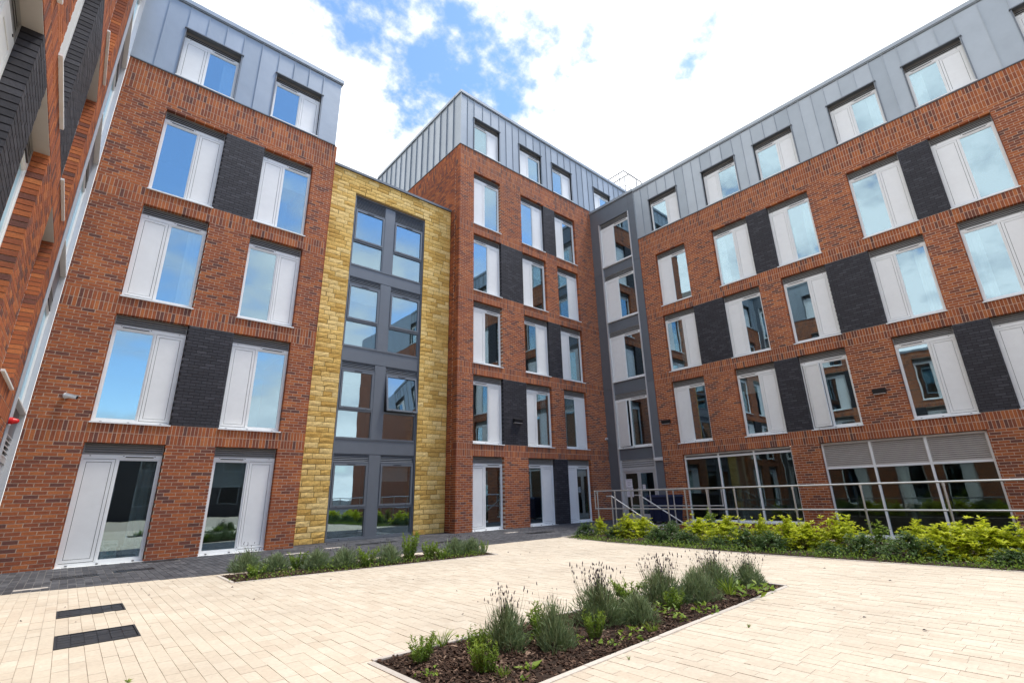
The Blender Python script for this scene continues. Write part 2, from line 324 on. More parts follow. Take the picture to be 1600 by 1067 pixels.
def split(lo, hi, holes):
    segs = [(lo, hi)]
    for a, b in holes:
        out = []
        for s, e in segs:
            if b <= s or a >= e: out.append((s, e)); continue
            if a > s: out.append((s, a))
            if b < e: out.append((b, e))
        segs = out
    return segs
def brick_layout(u0, u1, z0, z1, openings, bands, darks, ends=(False, False)):
    """boxes in wall coordinates (u right, w inwards, z up); bands: z of the foot and number of soldier rows"""
    rows = []                                     # (za, zb, soldier)
    c0 = int(round(z0/CH)); c1 = int(round(z1/CH)); c = c0
    bnd = {}
    for zf, n in bands:
        s = int(round(zf/CH))
        for i in range(n): bnd[s+3*i] = True
    while c < c1:
        if c in bnd and c+3 <= c1: rows.append((c*CH, (c+3)*CH, True, c)); c += 3
        else: rows.append((c*CH, (c+1)*CH, False, c)); c += 1
    out = []; tints = []; dk = []
    for za, zb, sol, ci in rows:
        zm = 0.5*(za+zb)
        holes = [(o[0], o[1]) for o in openings if o[2]-0.01 < zm < o[3]+0.01]
        cuts = sorted({d[0] for d in darks if d[2]-.01 < zm < d[3]+.01} | {d[1] for d in darks if d[2]-.01 < zm < d[3]+.01})
        for s, e in split(u0, u1, holes):
            ed = [s]+[k for k in cuts if s < k < e]+[e]
            for a, b in zip(ed[:-1], ed[1:]):
                isd = any(d[0]-1e-4 < 0.5*(a+b) < d[1]+1e-4 and d[2]-.01 < zm < d[3]+.01 for d in darks)
                L = 0.075 if sol else 0.225; off = 0 if sol else (ci % 2)*0.1125
                k = math.floor((a-off)/L); x = off+k*L
                while x < b-1e-6:
                    p, r = max(x, a), min(x+L, b); x += L
                    if r-p < 0.03: continue
                    touch = any((abs(p-o[1]) < .01 or abs(r-o[0]) < .01) and o[2] < zm < o[3] for o in openings) or any((abs(zb-o[2]) < .05 or abs(za-o[3]) < .05) and r > o[0] and p < o[1] for o in openings)
                    touch = touch or (ends[0] and p < u0+.01) or (ends[1] and r > u1-.01)
                    w0 = random.uniform(-0.0025, 0.0)
                    el = any(abs(p-o[1]) < .01 and o[2] < zm < o[3] for o in openings); er = any(abs(r-o[0]) < .01 and o[2] < zm < o[3] for o in openings)
                    el = el or (ends[0] and p < u0+.001); er = er or (ends[1] and r > u1-.001)
                    out.append((p+(0 if el else .0065), r-(0 if er else .0065), w0, 0.16 if touch else 0.03, za+.0065, zb-.0065)); dk.append(1 if isd else 0)
                    tints.append(random.random())
    t = np.array(tints)
    return np.array(out), t, np.array(dk)
def front_quads(A):
    return np.stack([np.stack([A[:, 0], A[:, 2], A[:, 4]], 1), np.stack([A[:, 1], A[:, 2], A[:, 4]], 1), np.stack([A[:, 1], A[:, 2], A[:, 5]], 1), np.stack([A[:, 0], A[:, 2], A[:, 5]], 1)], 1)
def backing(root, u0, u1, z0, z1, openings, mat, name='wall', w0=0.0020, w1=0.30, grow=0.018):
    us = sorted({u0, u1} | {min(max(o[0]-grow, u0), u1) for o in openings} | {min(max(o[1]+grow, u0), u1) for o in openings})
    zs = sorted({z0, z1} | {min(max(o[2]-grow, z0), z1) for o in openings} | {min(max(o[3]+grow, z0), z1) for o in openings})
    b = MB()
    for i in range(len(zs)-1):
        zm = 0.5*(zs[i]+zs[i+1]); run = None
        for j in range(len(us)-1):
            um = 0.5*(us[j]+us[j+1])
            solid = not any(o[0]-grow < um < o[1]+grow and o[2]-grow < zm < o[3]+grow for o in openings)
            if solid: run = [us[j], us[j+1]] if run is None else [run[0], us[j+1]]
            if run and (not solid or j == len(us)-2): b.box(run[0], run[1], w0, w1, zs[i], zs[i+1]); run = None
    return b.build(name, mat, root)
bmat = lambda d: M_DARK if d else M_BRICK
def brick_facade(root, u0, u1, z0, z1, openings, bands, darks, ends=(False, False)):
    backing(root, u0+(.03 if ends[0] else 0), u1-(.03 if ends[1] else 0), z0, z1, openings, M_MORTAR)
    if darks:
        for q in darks:
            e0 = any(abs(q[0]-o[1]) < .01 for o in openings); e1 = any(abs(q[1]-o[0]) < .01 for o in openings)
            m = MB(); m.box(q[0]+.031, q[1]-.031, .0012, .02, q[2]+.002, q[3]-.002)
            m.box(q[0]+.010, q[0]+.0309, .0012, .17 if e0 else .02, q[2]+.002, q[3]-.002); m.box(q[1]-.0309, q[1]-.010, .0012, .17 if e1 else .02, q[2]+.002, q[3]-.002)
            m.build('dark_mortar', M_DMORT, root)
    A, t, d = brick_layout(u0, u1, z0, z1, openings, bands, darks, ends)
    lay_pieces(root, A, t, d, 'brick', bmat, 'brickwork', (0, 1, 3, 4, 5), front_quads(A))
# ------------------------------------------------------------------ windows
def louvre(b, u0, u1, z0, z1, w, pitch=0.045, depth=0.035):
    b.ring(u0, u1, z0, z1, .02, .02, .015, .015, w-.012, w+.05)
    n = max(2, int((z1-z0-.03)/pitch)); p = (z1-z0-.03)/n
    for i in range(n):
        a = z0+.015+i*p
        b.hexa([(u0+.02, w, a), (u1-.02, w, a), (u1-.02, w+depth, a+p*.62), (u0+.02, w+depth, a+p*.62), (u0+.02, w, a+p*.28), (u1-.02, w, a+p*.28), (u1-.02, w+depth, a+p*.9), (u0+.02, w+depth, a+p*.9)])
WIN = {}
def window_set(kind, wd, h, lh, dp):
    """meshes of one window type; kind 'GP' glass left, 'PG' panel left; origin at the lower left corner of the opening"""
    key = (kind, round(wd, 3), round(h, 3), lh, dp)
    if key in WIN: return WIN[key]
    top = h-lh
    gw = 0.56*wd
    g0, g1, p0, p1 = (0.045, gw, gw+.035, wd-.035) if kind == 'GP' else (wd-gw, wd-0.045, .035, wd-gw-.035)
    f = MB(); f.cur = 0
    f.ring(0.004, wd-.004, 0.004, top, .040, .040, .060, .085, dp, dp+.07)
    f.box(min(g1, p1), max(g0, p0), dp-.004, dp+.07, .064, top-.085)           # mullion
    f.ring(g0, g1, .064, top-.085, .03, .03, .03, .03, dp+.012, dp+.06)        # sash of the glass
    f.cur = 1
    f.box(g0+.12, g1-.12, dp-.014, dp, top-.050, top-.032)                    # trickle vent
    for q in (.10, .5, .9): f.box(wd*q-.014, wd*q+.014, dp-.006, dp, top-.028, top-.018)
    for q in (.12, .46, .88): f.box(wd*q-.02, wd*q+.02, dp-.012, dp, .012, .028)
    f.box(p0, p1, dp+.050, dp+.062, .064, top-.085)                           # dark back of the panel gap
    pn = MB(); pn.cur = 0
    pz0, pz1 = .075, top-.095
    pn.ring(p0+.008, p1-.008, pz0, pz1, .055, .055, .055, .055, dp-.002, dp+.04)
    pn.box(p0+.071, p1-.071, dp+.004, dp+.035, pz0+.063, pz1-.063)
    gl = MB(); gl.box(g0+.02, g1-.02, dp+.030, dp+.042, .08, top-.10)
    lv = MB()
    if lh > 0:
        lv.cur = 0; louvre(lv, .004, wd-.004, top+.002, h-.002, dp+.01, .05)
        lv.cur = 1; lv.box(.006, wd-.006, dp+.062, dp+.07, top+.004, h-.004)
    sl = MB(); sl.box(-.02, wd+.02, -.04, dp+.02, -.028, .002)
    WIN[key] = (f.mesh('window', [M_WHITE, M_BLACK]), pn.mesh('vent_panel', [M_WHITE]), gl.mesh('pane', [M_GLASS]), lv.mesh('louvre', [M_LOUV, M_BLACK]) if lh > 0 else None, sl.mesh('sill', [M_WHITE]), (g0, g1, p0, p1, top))
    return WIN[key]
CURT = {}
def curtain_mesh(wd, h):
    k = (round(wd, 2), round(h, 2))
    if k not in CURT:
        n = max(6, int(wd/.025)); V = []; F = []
        for i in range(n+1):
            x = wd*i/n; y = .03*math.sin(i*1.15)+.012*math.sin(i*2.7)
            V += [(x, y, 0), (x+.01*math.sin(i), y, h)]
        for i in range(n): F.append((2*i, 2*i+2, 2*i+3, 2*i+1))
        CURT[k] = quads_mesh('curtain', V, F, np.full(n, .5), M_CURT, True)
    return CURT[k]
def put_window(root, kind, u, z, wd=1.40, h=2.43, lh=0.235, dp=0.115, extra=None, ajar=False):
    f, pn, gl, lv, sl, (g0, g1, p0, p1, top) = window_set(kind, wd, h, lh, dp)
    wn = link('window', f, root, (u, 0, z))
    p = link('vent_panel', pn, wn)
    if ajar:                                     # side-hung panel standing open
        s = 1 if kind == 'PG' else -1; hx = p0 if s == 1 else p1; a = -s*math.radians(14)
        p.rotation_euler = (0, 0, a); c, si = math.cos(a), math.sin(a); p.location = (hx-hx*c, -.01-hx*si, 0)
    link('pane', gl, wn)
    if lv: link('louvre', lv, wn)
    link('sill', sl, wn)
    if extra in ('L', 'R'):
        cw = .30; link('curtain', curtain_mesh(cw, top-.16), wn, ((g0+.02) if extra == 'L' else g1-cw-.02, dp+.20, .09))
    if extra == 'B':
        b = MB(); b.box(g0+.01, g1-.01, dp+.12, dp+.125, top*.68, top-.10); b.build('blind', M_CURT, wn)
    return wn
def rooms(root, u0, u1, floors, zt, depth=4.0, parts=()):
    """slabs, back wall and partitions behind the windows"""
    b = MB(); b.box(u0, u1, depth, depth+.1, floors[0]-.2, zt)
    for z in floors: b.box(u0, u1, .305, depth, z-.32, z-.06)
    b.box(u0, u1, .305, depth, zt-.3, zt-.02)
    b.box(u0, u0+.05, .305, depth, floors[0], zt-.3); b.box(u1-.05, u1, .305, depth, floors[0], zt-.3)
    for p in parts: b.box(p-.05, p+.05, .305, depth, floors[0], zt-.3)
    return b.build('interior', M_INT, root)
# ------------------------------------------------------------------ zinc storey
ZP = {}
def zinc_panel(root, u0, u1, z0, z1, w=0.0, mat=None, seam=0.028):
    mat = mat or M_ZINC; k = (round(u1-u0, 3), round(z1-z0, 3), mat.name, random.randrange(3), seam)
    if k not in ZP:
        b = MB(); b.tint = k[3]/2; wd, h = k[0], k[1]
        b.box(.004, wd-.004, 0, .02, .002, h-.002); b.box(-.007, .007, -seam, .02, 0, h)
        ZP[k] = b.mesh('zinc_panel', mat)
    return link('zinc_panel', ZP[k], root, (u0, w, z0))
def zinc_storey(root, u0, u1, z0, z1, wins, pitch=0.46, depth=.34, kinds=None, extras=None, caps=(0, 0)):
    ops = [(a, b, z0+.05, z0+1.72) for a, b in wins]
    backing(root, u0, u1, z0, z1-.12, ops, M_GREY, 'storey_wall', .022, .36, 0.0)
    for s, e in split(u0, u1, wins):
        n = max(1, int(round((e-s)/pitch)))
        for i in range(n): zinc_panel(root, s+(e-s)*i/n, s+(e-s)*(i+1)/n, z0+.03, z1-.14)
    for (a, b) in wins:
        n = 3
        for i in range(n): zinc_panel(root, a+(b-a)*i/n, a+(b-a)*(i+1)/n, z0+1.735, z1-.14)
    c = MB(); c.box(u0-caps[0], u1+caps[1], -.06, .40, z1-.135, z1); c.box(u0-caps[0], u1+caps[1], -.035, -.02, z1-.17, z1-.135); c.build('parapet_cap', M_ZINC, root)
    d = MB(); d.box(u0-caps[0]*.5, u1, -.03, .02, z0, z0+.028); d.build('drip_flashing', M_GREY, root)
    for i, (a, b) in enumerate(wins):
        hd = MB(); hd.box(a-.05, b+.05, -.055, .25, z0+1.70, z0+1.732); hd.box(a-.03, a, -.03, .3, z0+.05, z0+1.70); hd.box(b, b+.03, -.03, .3, z0+.05, z0+1.70); hd.build('window_hood', M_GREY, root)
        put_window(root, kinds[i], a+.002, z0+.06, b-a-.004, 1.63, .20, .10, (extras or {}).get(i))
def checker(i, j): return 'PG' if (i+j) % 2 else 'GP'

# ================================================================== THE GROUND
YL, YM, YY, XB, XS, XW = 13.835, 13.924, 14.523, 17.623, 9.47, -0.97
GB = -0.95
g = MB(); g.quad((-600, -600, GB), (600, -600, GB), (600, 600, GB), (-600, 600, GB))
tag(g.build('ground', M_GROUND), kind='structure')
BED_FRONT = [(1.97, 2.66), (6.80, 2.82), (6.88, 3.74), (1.93, 3.88)]          # planting beds, counter-clockwise
BED_BACK = [(2.11, 8.93), (6.70, 8.36), (6.95, 9.55), (2.11, 9.95)]
BED_RIGHT = [(9.80, -5.0), (12.65, -5.0), (12.65, 10.1), (10.30, 9.95), (9.85, 8.0), (9.58, 4.2), (9.68, 1.0)]
STRIP = [(-0.96, 10.62), (2.11, 10.13), (7.8, 10.05), (10.3, 9.96), (12.7, 10.1), (12.98, 10.42)]    # edge between beige and dark paving
def inside(px, py, poly, grow=0.0):
    cx = sum(p[0] for p in poly)/len(poly); cy = sum(p[1] for p in poly)/len(poly)
    r = False; n = len(poly)
    q = [((p[0]-cx)*(1+grow)+cx, (p[1]-cy)*(1+grow)+cy) for p in poly]
    for i in range(n):
        (x1, y1), (x2, y2) = q[i], q[i-1]
        if (y1 > py) != (y2 > py) and px < (x2-x1)*(py-y1)/(y2-y1)+x1: r = not r
    return r
def edge_y(x):
    for (a, b), (c, d) in zip(STRIP[:-1], STRIP[1:]):
        if a <= x <= c: return b+(d-b)*(x-a)/(c-a)
    return STRIP[-1][1]
slab = MB(); slab.box(-0.97, 12.95, -20, 14.6, GB-.2, -.006); slab.box(12.95, XB, 10.42, 14.2, GB-.2, -.006)
paving = tag(slab.build('paving', M_SAND), kind='structure')
dk = MB()
for (a, b), (c, d) in zip(STRIP[:-1], STRIP[1:]): dk.quad((a, b, -.003), (c, d, -.003), (c, 14.6, -.003), (a, 14.6, -.003))
dk.quad((12.98, 10.42, -.003), (XB, 10.42, -.003), (XB, 14.2, -.003), (12.98, 14.2, -.003))
dark_paving = tag(dk.build('dark_paving', M_SLATEJ), kind='structure')
COVERS = [(0.14, 0.74, 7.82, 8.32), (0.14, 0.74, 6.20, 6.80)]                 # black tray covers in the beige paving
DRAINS = [(0.02, 0.64, 11.80, 12.10), (0.86, 1.46, 12.02, 12.30), (1.40, 2.02, 13.36, 13.66), (5.85, 6.95, 12.95, 13.20), (7.35, 8.15, 11.55, 11.80), (10.6, 11.5, 11.45, 11.85)]
STRIPS = [(-0.36, 0.02, 10.78, 10.90), (3.88, 4.28, 12.30, 12.44), (4.95, 5.33, 12.82, 12.96), (10.4, 10.9, 12.45, 12.6)]
A = []; T = []
PWD, PLN = 0.100, 0.2
for i in range(int((10.35+0.96)/PWD)):
    x = -0.96+i*PWD; off = random.random()*PLN if i % 2 else random.choice((0, .07, .13))
    y = -2.0-off
    while y < 10.7:
        y1 = y+PLN; x1 = x+PWD; cy1 = min(y1, edge_y(x+PWD/2)-.004)
        segs = [(y, cy1)]
        for k in COVERS:
            if x+.05 < k[1] and x1-.05 > k[0]: segs = [q for s, e in segs for q in split(s, e, [(k[2], k[3])])]
        for s, e in segs:
            if e-s < .03: continue
            near = [b for b in (BED_FRONT, BED_BACK, BED_RIGHT) if min(p[0] for p in b)-.3 < x < max(p[0] for p in b)+.3 and min(p[1] for p in b)-.3 < s < max(p[1] for p in b)+.3]
            def clear(x0, x1, y0, y1): return not any(inside(px, py, b) for b in near for px in (x0, x1) for py in (y0, y1))
            zt = random.uniform(-.0015, .0015); tt = random.gauss(.5, .2)
            if not near or clear(x, x1, s, e):
                A.append((x+.0015, x1-.0015, s+.0008, e-.0008, -.06, zt)); T.append(tt); continue
            ny = max(1, int(round((e-s)/.05)))        # a block cut to the edge of a bed
            for xa, xb in ((x+.0025, x+.05), (x+.05, x1-.0025)):
                run = None
                for q in range(ny+1):
                    okq = q < ny and clear(xa, xb, s+(e-s)*q/ny, s+(e-s)*(q+1)/ny)
                    if okq: run = [s+(e-s)*q/ny, s+(e-s)*(q+1)/ny] if run is None else [run[0], s+(e-s)*(q+1)/ny]
                    elif run: A.append((xa, xb, run[0]+(.002 if run[0] == s else 0), run[1]-(.002 if abs(run[1]-e) < 1e-6 else 0), -.06, zt)); T.append(tt); run = None
        y = y1
A = np.array(A); T = np.clip(np.array(T), 0, .999)
def top_quads(A): return np.stack([np.stack([A[:, i], A[:, j], A[:, 5]], 1) for i, j in ((0, 2), (1, 2), (1, 3), (0, 3))], 1)
lay_pieces(paving, A, T, np.zeros(len(A), int), 'paver', lambda d: M_PAVE, 'pavers', (0, 1, 2, 3, 4), top_quads(A))
A = []; T = []
for i in range(int((13.3+0.96)/.1)):
    x = -0.96+i*.1; y = edge_y(min(x+.05, 12.97)); lim = YL if x < 4.5 else (YY if x < XS-.05 else YM)
    first = True
    while y < lim-.03:
        y1 = min(y+(.1 if first and i % 2 else .2), lim); first = False
        if not any(x+.05 > k[0] and x+.05 < k[1] and (y+y1)/2 > k[2]-.04 and (y+y1)/2 < k[3]+.04 for k in DRAINS+STRIPS):
            A.append((x+.004, x+.096, y+.004, y1-.004, -.06, random.uniform(0, .003))); T.append(random.random())
        y = y1
for i in range(int(4.3/.1)):                       # in front of the door the blocks go on coarser
    for j in range(17):
        x = 13.3+i*.1; y = 10.45+j*.2
        A.append((x+.004, x+.096, y+.004, y+.196, -.06, random.uniform(0, .003))); T.append(random.random())
A = np.array(A); T = np.array(T)
lay_pieces(dark_paving, A, T, np.zeros(len(A), int), 'paver', lambda d: M_SLATE, 'pavers', (0, 1, 2, 3, 4), top_quads(A))
# bed edgings and soil
def bed(poly, name, soilz=-.035, edges=None, ew=.05):
    s = MB(); s.quad(*[(p[0], p[1], -.0025) for p in poly]); soil = tag(s.build(name, M_SOIL), kind='structure')
    n = len(poly)
    cx = sum(p[0] for p in poly)/n; cy = sum(p[1] for p in poly)/n
    for i in range(n):
        if edges is not None and i not in edges: continue
        a, b = Vector(poly[i]), Vector(poly[(i+1) % n]); L = (b-a).length; k = max(1, int(L/.9)); d = (b-a)/k
        nr = Vector((d.y, -d.x)).normalized()*ew
        for j in range(k):
            p = a+d*j; q = a+d*(j+1)-d.normalized()*.004
            m = MB(); m.tint = random.random(); z = random.uniform(.004, .009)
            m.hexa([(p.x, p.y, -.12), (p.x+nr.x, p.y+nr.y, -.12), (q.x+nr.x, q.y+nr.y, -.12), (q.x, q.y, -.12), (p.x, p.y, z), (p.x+nr.x, p.y+nr.y, z), (q.x+nr.x, q.y+nr.y, z), (q.x, q.y, z)])
            m.build('edging', M_CONC, soil)
    return soil
bed(BED_FRONT, 'flower_bed'); bed(BED_BACK, 'flower_bed', edges=(0, 1, 3)); bed(BED_RIGHT, 'flower_bed', edges=(2, 3, 4, 5, 6))

# ================================================================== BUILDINGS
ZO = -0.03                                       # wall foot; storeys every 2.9 m above it
WH = 33*CH
def grid(cols, rows): return [(a, b, r, r+WH) for r in rows for a, b in cols]
ROWS = [2.9, 5.8, 8.7]
# ---- left block
LB = empty('apartment_block', (0, YL, ZO), 0, 'red brick block with two columns of windows, left of the yellow stone bay', 'building', 'blocks round the courtyard')
LC = [(0.035, 1.435), (2.435, 3.835)]
ops = grid(LC, ROWS)+[(a, b, 0.0, WH) for a, b in LC]
darks = [(LC[0][1], LC[1][0], r, r+WH) for r in (2.9, 8.7)]
brick_facade(LB, XW+.02, 4.50, 0, 165*CH, ops, [(r-6*CH, 2) for r in ROWS]+[(153*CH, 4)], darks, (False, True))
for i, (a, b) in enumerate(LC):
    put_window(LB, checker(i+1, 0), a, .03, extra={0: 'R', 1: 'B'}.get(i), h=WH-.03)
    for j, r in enumerate(ROWS): put_window(LB, checker(i, j), a, r, h=WH, extra={(0, 1): 'R', (1, 2): 'B'}.get((i, j)))
zinc_storey(LB, XW+.02, 4.44, 165*CH, 14.98, LC, kinds=['PG', 'GP'], caps=(0, .05), extras={0: 'R'})
rooms(LB, XW+.02, 4.48, [0.03, 2.9, 5.8, 8.7, 12.28], 14.9, parts=(1.93,))
b = MB(); b.box(4.20, 4.49, .31, 5.9, 0, 165*CH); b.build('end_wall', M_FARBRICK, LB)
b = MB(); b.box(4.10, 4.43, .37, 5.9, 165*CH, 14.84); b.build('storey_end', M_ZINC, LB)
b = MB(); b.box(XW, 4.42, .41, 5.9, 14.70, 14.80); b.build('roof', M_ROOF, LB)
# ---- yellow stone bay
YB = empty('stone_stair_bay', (0, YY, 0), 0, 'yellow stone bay with four storeys of grey framed windows between the two left brick blocks', 'building')
U0, U1, V0, V1, VT = 4.50, XS, 5.55, 8.30, 11.22
backing(YB, U0, U1, 0, 12.06, [(V0, V1, -1, VT)], M_STONEJ, 'wall', .0085, .32, 0)
STM = {}
def stone(root, u, z, w, h, into):
    k = (round(w, 2), round(h, 3), random.randrange(3), random.randrange(6))
    if k not in STM:
        r = random.Random(k[2]*97+k[3]*13+int(w*1000)); nx, nz = max(2, int(w/.10)), 2; V = []; F = []
        for j in range(nz+1):
            for i in range(nx+1):
                e = i in (0, nx) or j in (0, nz)
                V.append((w*i/nx+(0 if e else r.uniform(-.02, .02)), r.uniform(-.003, .003) if e else r.uniform(-.013, -.002), h*j/nz+(0 if e else r.uniform(-.02, .02))))
        for j in range(nz):
            for i in range(nx):
                q = j*(nx+1)+i; F.append((q, q+1, q+nx+2, q+nx+1))
        tt = k[3]/5
        m = MB(); m.v = V; m.f = F; m.m = [0]*len(F); m.t = [tt]*len(F); m.tint = tt; m.box(0, w, .006, .09, 0, h); STM[k] = (m, m.mesh('stone', M_STONE))
    m, me = STM[k]
    if into is None: link('stone', me, root, (u, 0, z))
    else:
        n = len(into.v); into.v += [(p[0]+u, p[1], p[2]+z) for p in m.v]; into.f += [tuple(i+n for i in f) for f in m.f]; into.m += m.m; into.t += m.t
c = 0; z = 0.0; ST = []
while z < 12.05:
    h = min(.1505 if z < VT-.05 else .14, 12.06-z)
    if h < .05: break
    for s, e in split(U0, U1, [(V0, V1)] if z+h/2 < VT else []):
        x = s+.003; k = 0
        while x < e-.02:
            w = random.choice((.27, .36, .45, .51, .39)); w = w if e-x-w > .15 else e-x-.003
            if k == 0 and c % 2: w = min(w, .21)
            ST.append((x, z, w, h)); x += w; k += 1
    z += h; c += 1
SA = np.array([(x, x+w, 0, .05, z, z+h) for x, z, w, h in ST]); order = np.argsort(-shown_area(YB, front_quads(SA)))
rest = MB()
for n_, i in enumerate(order):
    x, z, w, h = ST[i]
    g = random.choice((.008, .012, .017))
    stone(YB, x, z+g/2, w-g, h-g, rest if n_ >= PER else None)
tag(rest.build('stonework', M_STONE, YB), kind='stuff')
b = MB(); b.box(U0, U1-.005, -.05, .42, 12.065, 12.15); b.build('parapet_cap', M_GREY, YB)
b = MB(); b.box(V0, V1, .16, .20, 0.02, VT); b.build('cladding_back', M_GREY, YB)
for a, q in ((V0, V0+.035), (V1-.035, V1)):
    b = MB(); b.box(a, q, .03, .16, .02, VT); b.build('jamb', M_GREY, YB)
b = MB(); b.box(V0+.035, V1-.035, .03, .16, VT-.03, VT); b.build('head_trim', M_GREY, YB)
YR = [(0.05, 2.42), (2.88, 5.27), (5.77, 8.16), (8.60, 11.17)]
for i, (a, t) in enumerate(YR):
    t1 = YR[i+1][0] if i < 3 else None
    if t1:
        b = MB(); b.box(V0+.036, V1-.036, .055, .155, t+.012, t1-.012); b.box(V0+.036, V1-.036, .035, .055, t1-.03, t1-.012); b.build('spandrel_panel', M_GREY, YB)
    b = MB(); b.box(6.72, 7.07, .06, .155, a, t); b.build('mullion_panel', M_GREY, YB)
    for k, (p, q) in enumerate(((V0+.036, 6.719), (7.071, V1-.036))):
        lz = t-(.24 if i < 3 else .44); m = a+.87 if i < 3 else 9.50
        if i == 0: m = .88
        f = MB(); f.ring(p, q, a, lz, .035, .035, .04, .03, .07, .155); f.box(p+.035, q-.035, .07, .155, m-.03, m+.03); wn = f.build('window', M_GREY, YB)
        v = MB(); louvre(v, p, q, lz+.003, t-.002, .075, .05); v.cur = 1; v.box(p+.01, q-.01, .14, .15, lz+.01, t-.01); v.build('louvre', [M_GREY, M_BLACK], wn)
        gl = MB(); gl.box(p+.03, q-.03, .115, .128, a+.035, m-.025); gl.build('pane', M_GLASS, wn)
        ca = MB(); H = lz-.032-(m+.032); WD = (q-.037)-(p+.037)
        ca.ring(0, WD, -H, 0, .055, .055, .06, .06, -.025, .05)
        ca.cur = 1; ca.box(WD*.38, WD*.62, -.033, -.025, -.035, -.018); ca.box(WD*.15, WD*.15+.03, -.033, -.025, -H+.015, -H+.028); ca.box(WD*.8, WD*.8+.03, -.033, -.025, -H+.015, -H+.028)
        ca.cur = 2; ca.box(.05, WD-.05, .01, .022, -H+.05, -.05)
        open_ = (i == 1 and k == 1)
        ca.build('casement', [M_GREY, M_BLACK, M_GLASS], wn, (p+.037, .068, lz-.032), (math.radians(-9) if open_ else 0, 0, 0))
        if (i, k) in ((0, 1), (2, 0)):
            bl = MB(); bl.box(p+.1, q-.1, .26, .265, lz-.55, lz-.05); bl.build('blind', M_CURT, wn)
b = MB(); b.box(V0+.036, V1-.036, .03, .155, .0, .05); b.build('threshold', M_GREY, YB)
# openings through the cladding back are the rooms behind it
bpy.data.objects.remove([o for o in YB.children if o.name.startswith('cladding_back')][0])
rooms(YB, V0, V1, [0.02, 2.85, 5.75, 8.55], 11.6)
b = MB(); b.box(U0, U1, .43, 5.3, 11.75, 11.9); b.build('roof', M_ROOF, YB)
# ---- middle block
MBK = empty('apartment_block', (0, YM, ZO), 0, 'tallest red brick block, in the middle, right of the yellow stone bay', 'building', 'blocks round the courtyard')
MC = [(10.175, 11.575), (12.775, 14.185), (14.935, 16.35)]
MR = [2.9, 5.8, 8.7, 11.6]
ops = grid(MC, MR)+[(a, b, 0.0, WH) for a, b in MC]
darks = [(MC[0][1], MC[1][0], r, r+WH) for r in (2.9, 8.7)]+[(MC[1][1], MC[2][0], r, r+WH) for r in (0, 5.8, 11.6)]
MT = 203*CH
brick_facade(MBK, XS, XB-.002, 0, MT, ops, [(r-6*CH, 2) for r in MR]+[(191*CH, 4)], darks, (True, False))
for i, (a, b) in enumerate(MC):
    put_window(MBK, checker(i+1, 0), a, .03, b-a, WH-.03)
    for j, r in enumerate(MR): put_window(MBK, checker(i, j), a, r, b-a, WH, extra={(1, 0): 'R', (2, 0): 'B', (0, 1): 'L', (1, 2): 'B'}.get((i, j)))
zinc_storey(MBK, XS+.002, 22.2, MT, 17.90, MC+[(18.1, 19.5)], kinds=['GP', 'PG', 'GP', 'PG'], caps=(.05, 0))
rooms(MBK, XS+.32, XB-.01, [0.03, 2.9, 5.8, 8.7, 11.6, MT+.03], 17.8, parts=(12.2, 14.55))
side = empty('side_wall', (XS, 0, 0), -math.pi/2); side.parent = MBK     # its left flank, seen over the yellow bay: u runs against y
A, t, d = brick_layout(-7.9, -.31, 0, MT, [(-7.9, -.62, -1, 11.85)], [(191*CH, 4)], [])
# the flank starts behind the corner bricks of the front
A2, t2, d2 = brick_layout(-.31, -.163, 0, MT, [], [(r-6*CH, 2) for r in MR]+[(191*CH, 4)], [])
A = np.concatenate([A, A2]); t = np.concatenate([t, t2]); d = np.concatenate([d, d2])
lay_pieces(side, A, t, d, 'brick', bmat, 'brickwork', (0, 1, 3, 4, 5), front_quads(A))
b = MB(); b.box(-7.9, -.31, .009, .30, 0, MT); b.box(-.31, -.01, .009, .30, 0, MT); b.build('mortar_wall', M_MORTAR, side)
n = 15
for i in range(n): zinc_panel(side, -7.9+7.9*i/n, -7.9+7.9*(i+1)/n, MT+.03, 17.76, seam=.05)
b = MB(); b.box(-7.9, -.02, .022, .30, MT, 17.78); b.build('storey_wall', M_GREY, side)
b = MB(); b.box(-7.9, -.41, -.058, .40, 17.765, 17.898); b.build('parapet_cap', M_ZINC, side)
b = MB(); b.box(-7.9, .0, -.03, .02, MT, MT+.027); b.build('drip_flashing', M_GREY, side)
b = MB(); b.box(XS+.41, 22.2, .41, 7.9, 17.60, 17.75); b.build('roof', M_ROOF, MBK)
b = MB(); b.box(XS+.31, 22.2, 7.6, 7.9, 0, 17.74); b.build('back_wall', M_FARBRICK, MBK)
# ---- right block
RB = empty('apartment_block', (XB, 0, ZO), -math.pi/2, 'long red brick block on the right with two wide shopfront windows at its foot', 'building', 'blocks round the courtyard')
RC = [(-10.41, -9.0), (-7.765, -6.36), (-5.575, -4.17), (-2.935, -1.525), (-.745, .68)]
G1 = (-10.32, -6.335, .04, WH); G2 = (-5.465, -1.50, -.28, WH)
ops = grid(RC, ROWS)+[G1, G2]
darks = []
for r, pr in ((2.9, ((1, 2), (3, 4))), (5.8, ((0, 1), (2, 3))), (8.7, ((1, 2), (3, 4)))):
    for p, q in pr: darks.append((RC[p][1], RC[q][0], r, r+WH))
UB = -11.21; UE = 3.2
brick_facade(RB, UB, UE, -13*CH, 165*CH, ops, [(r-6*CH, 2) for r in ROWS]+[(153*CH, 4)], darks, (True, False))
EX = {(4, 1): 'L', (0, 1): 'R', (2, 2): 'R', (1, 0): 'B', (3, 1): 'R', (1, 2): 'L'}
for i, (a, b) in enumerate(RC):
    for j, r in enumerate(ROWS): put_window(RB, checker(i+j+1, 0), a, r, b-a, WH, extra=EX.get((i, j)), ajar=(i, j) == (2, 0))
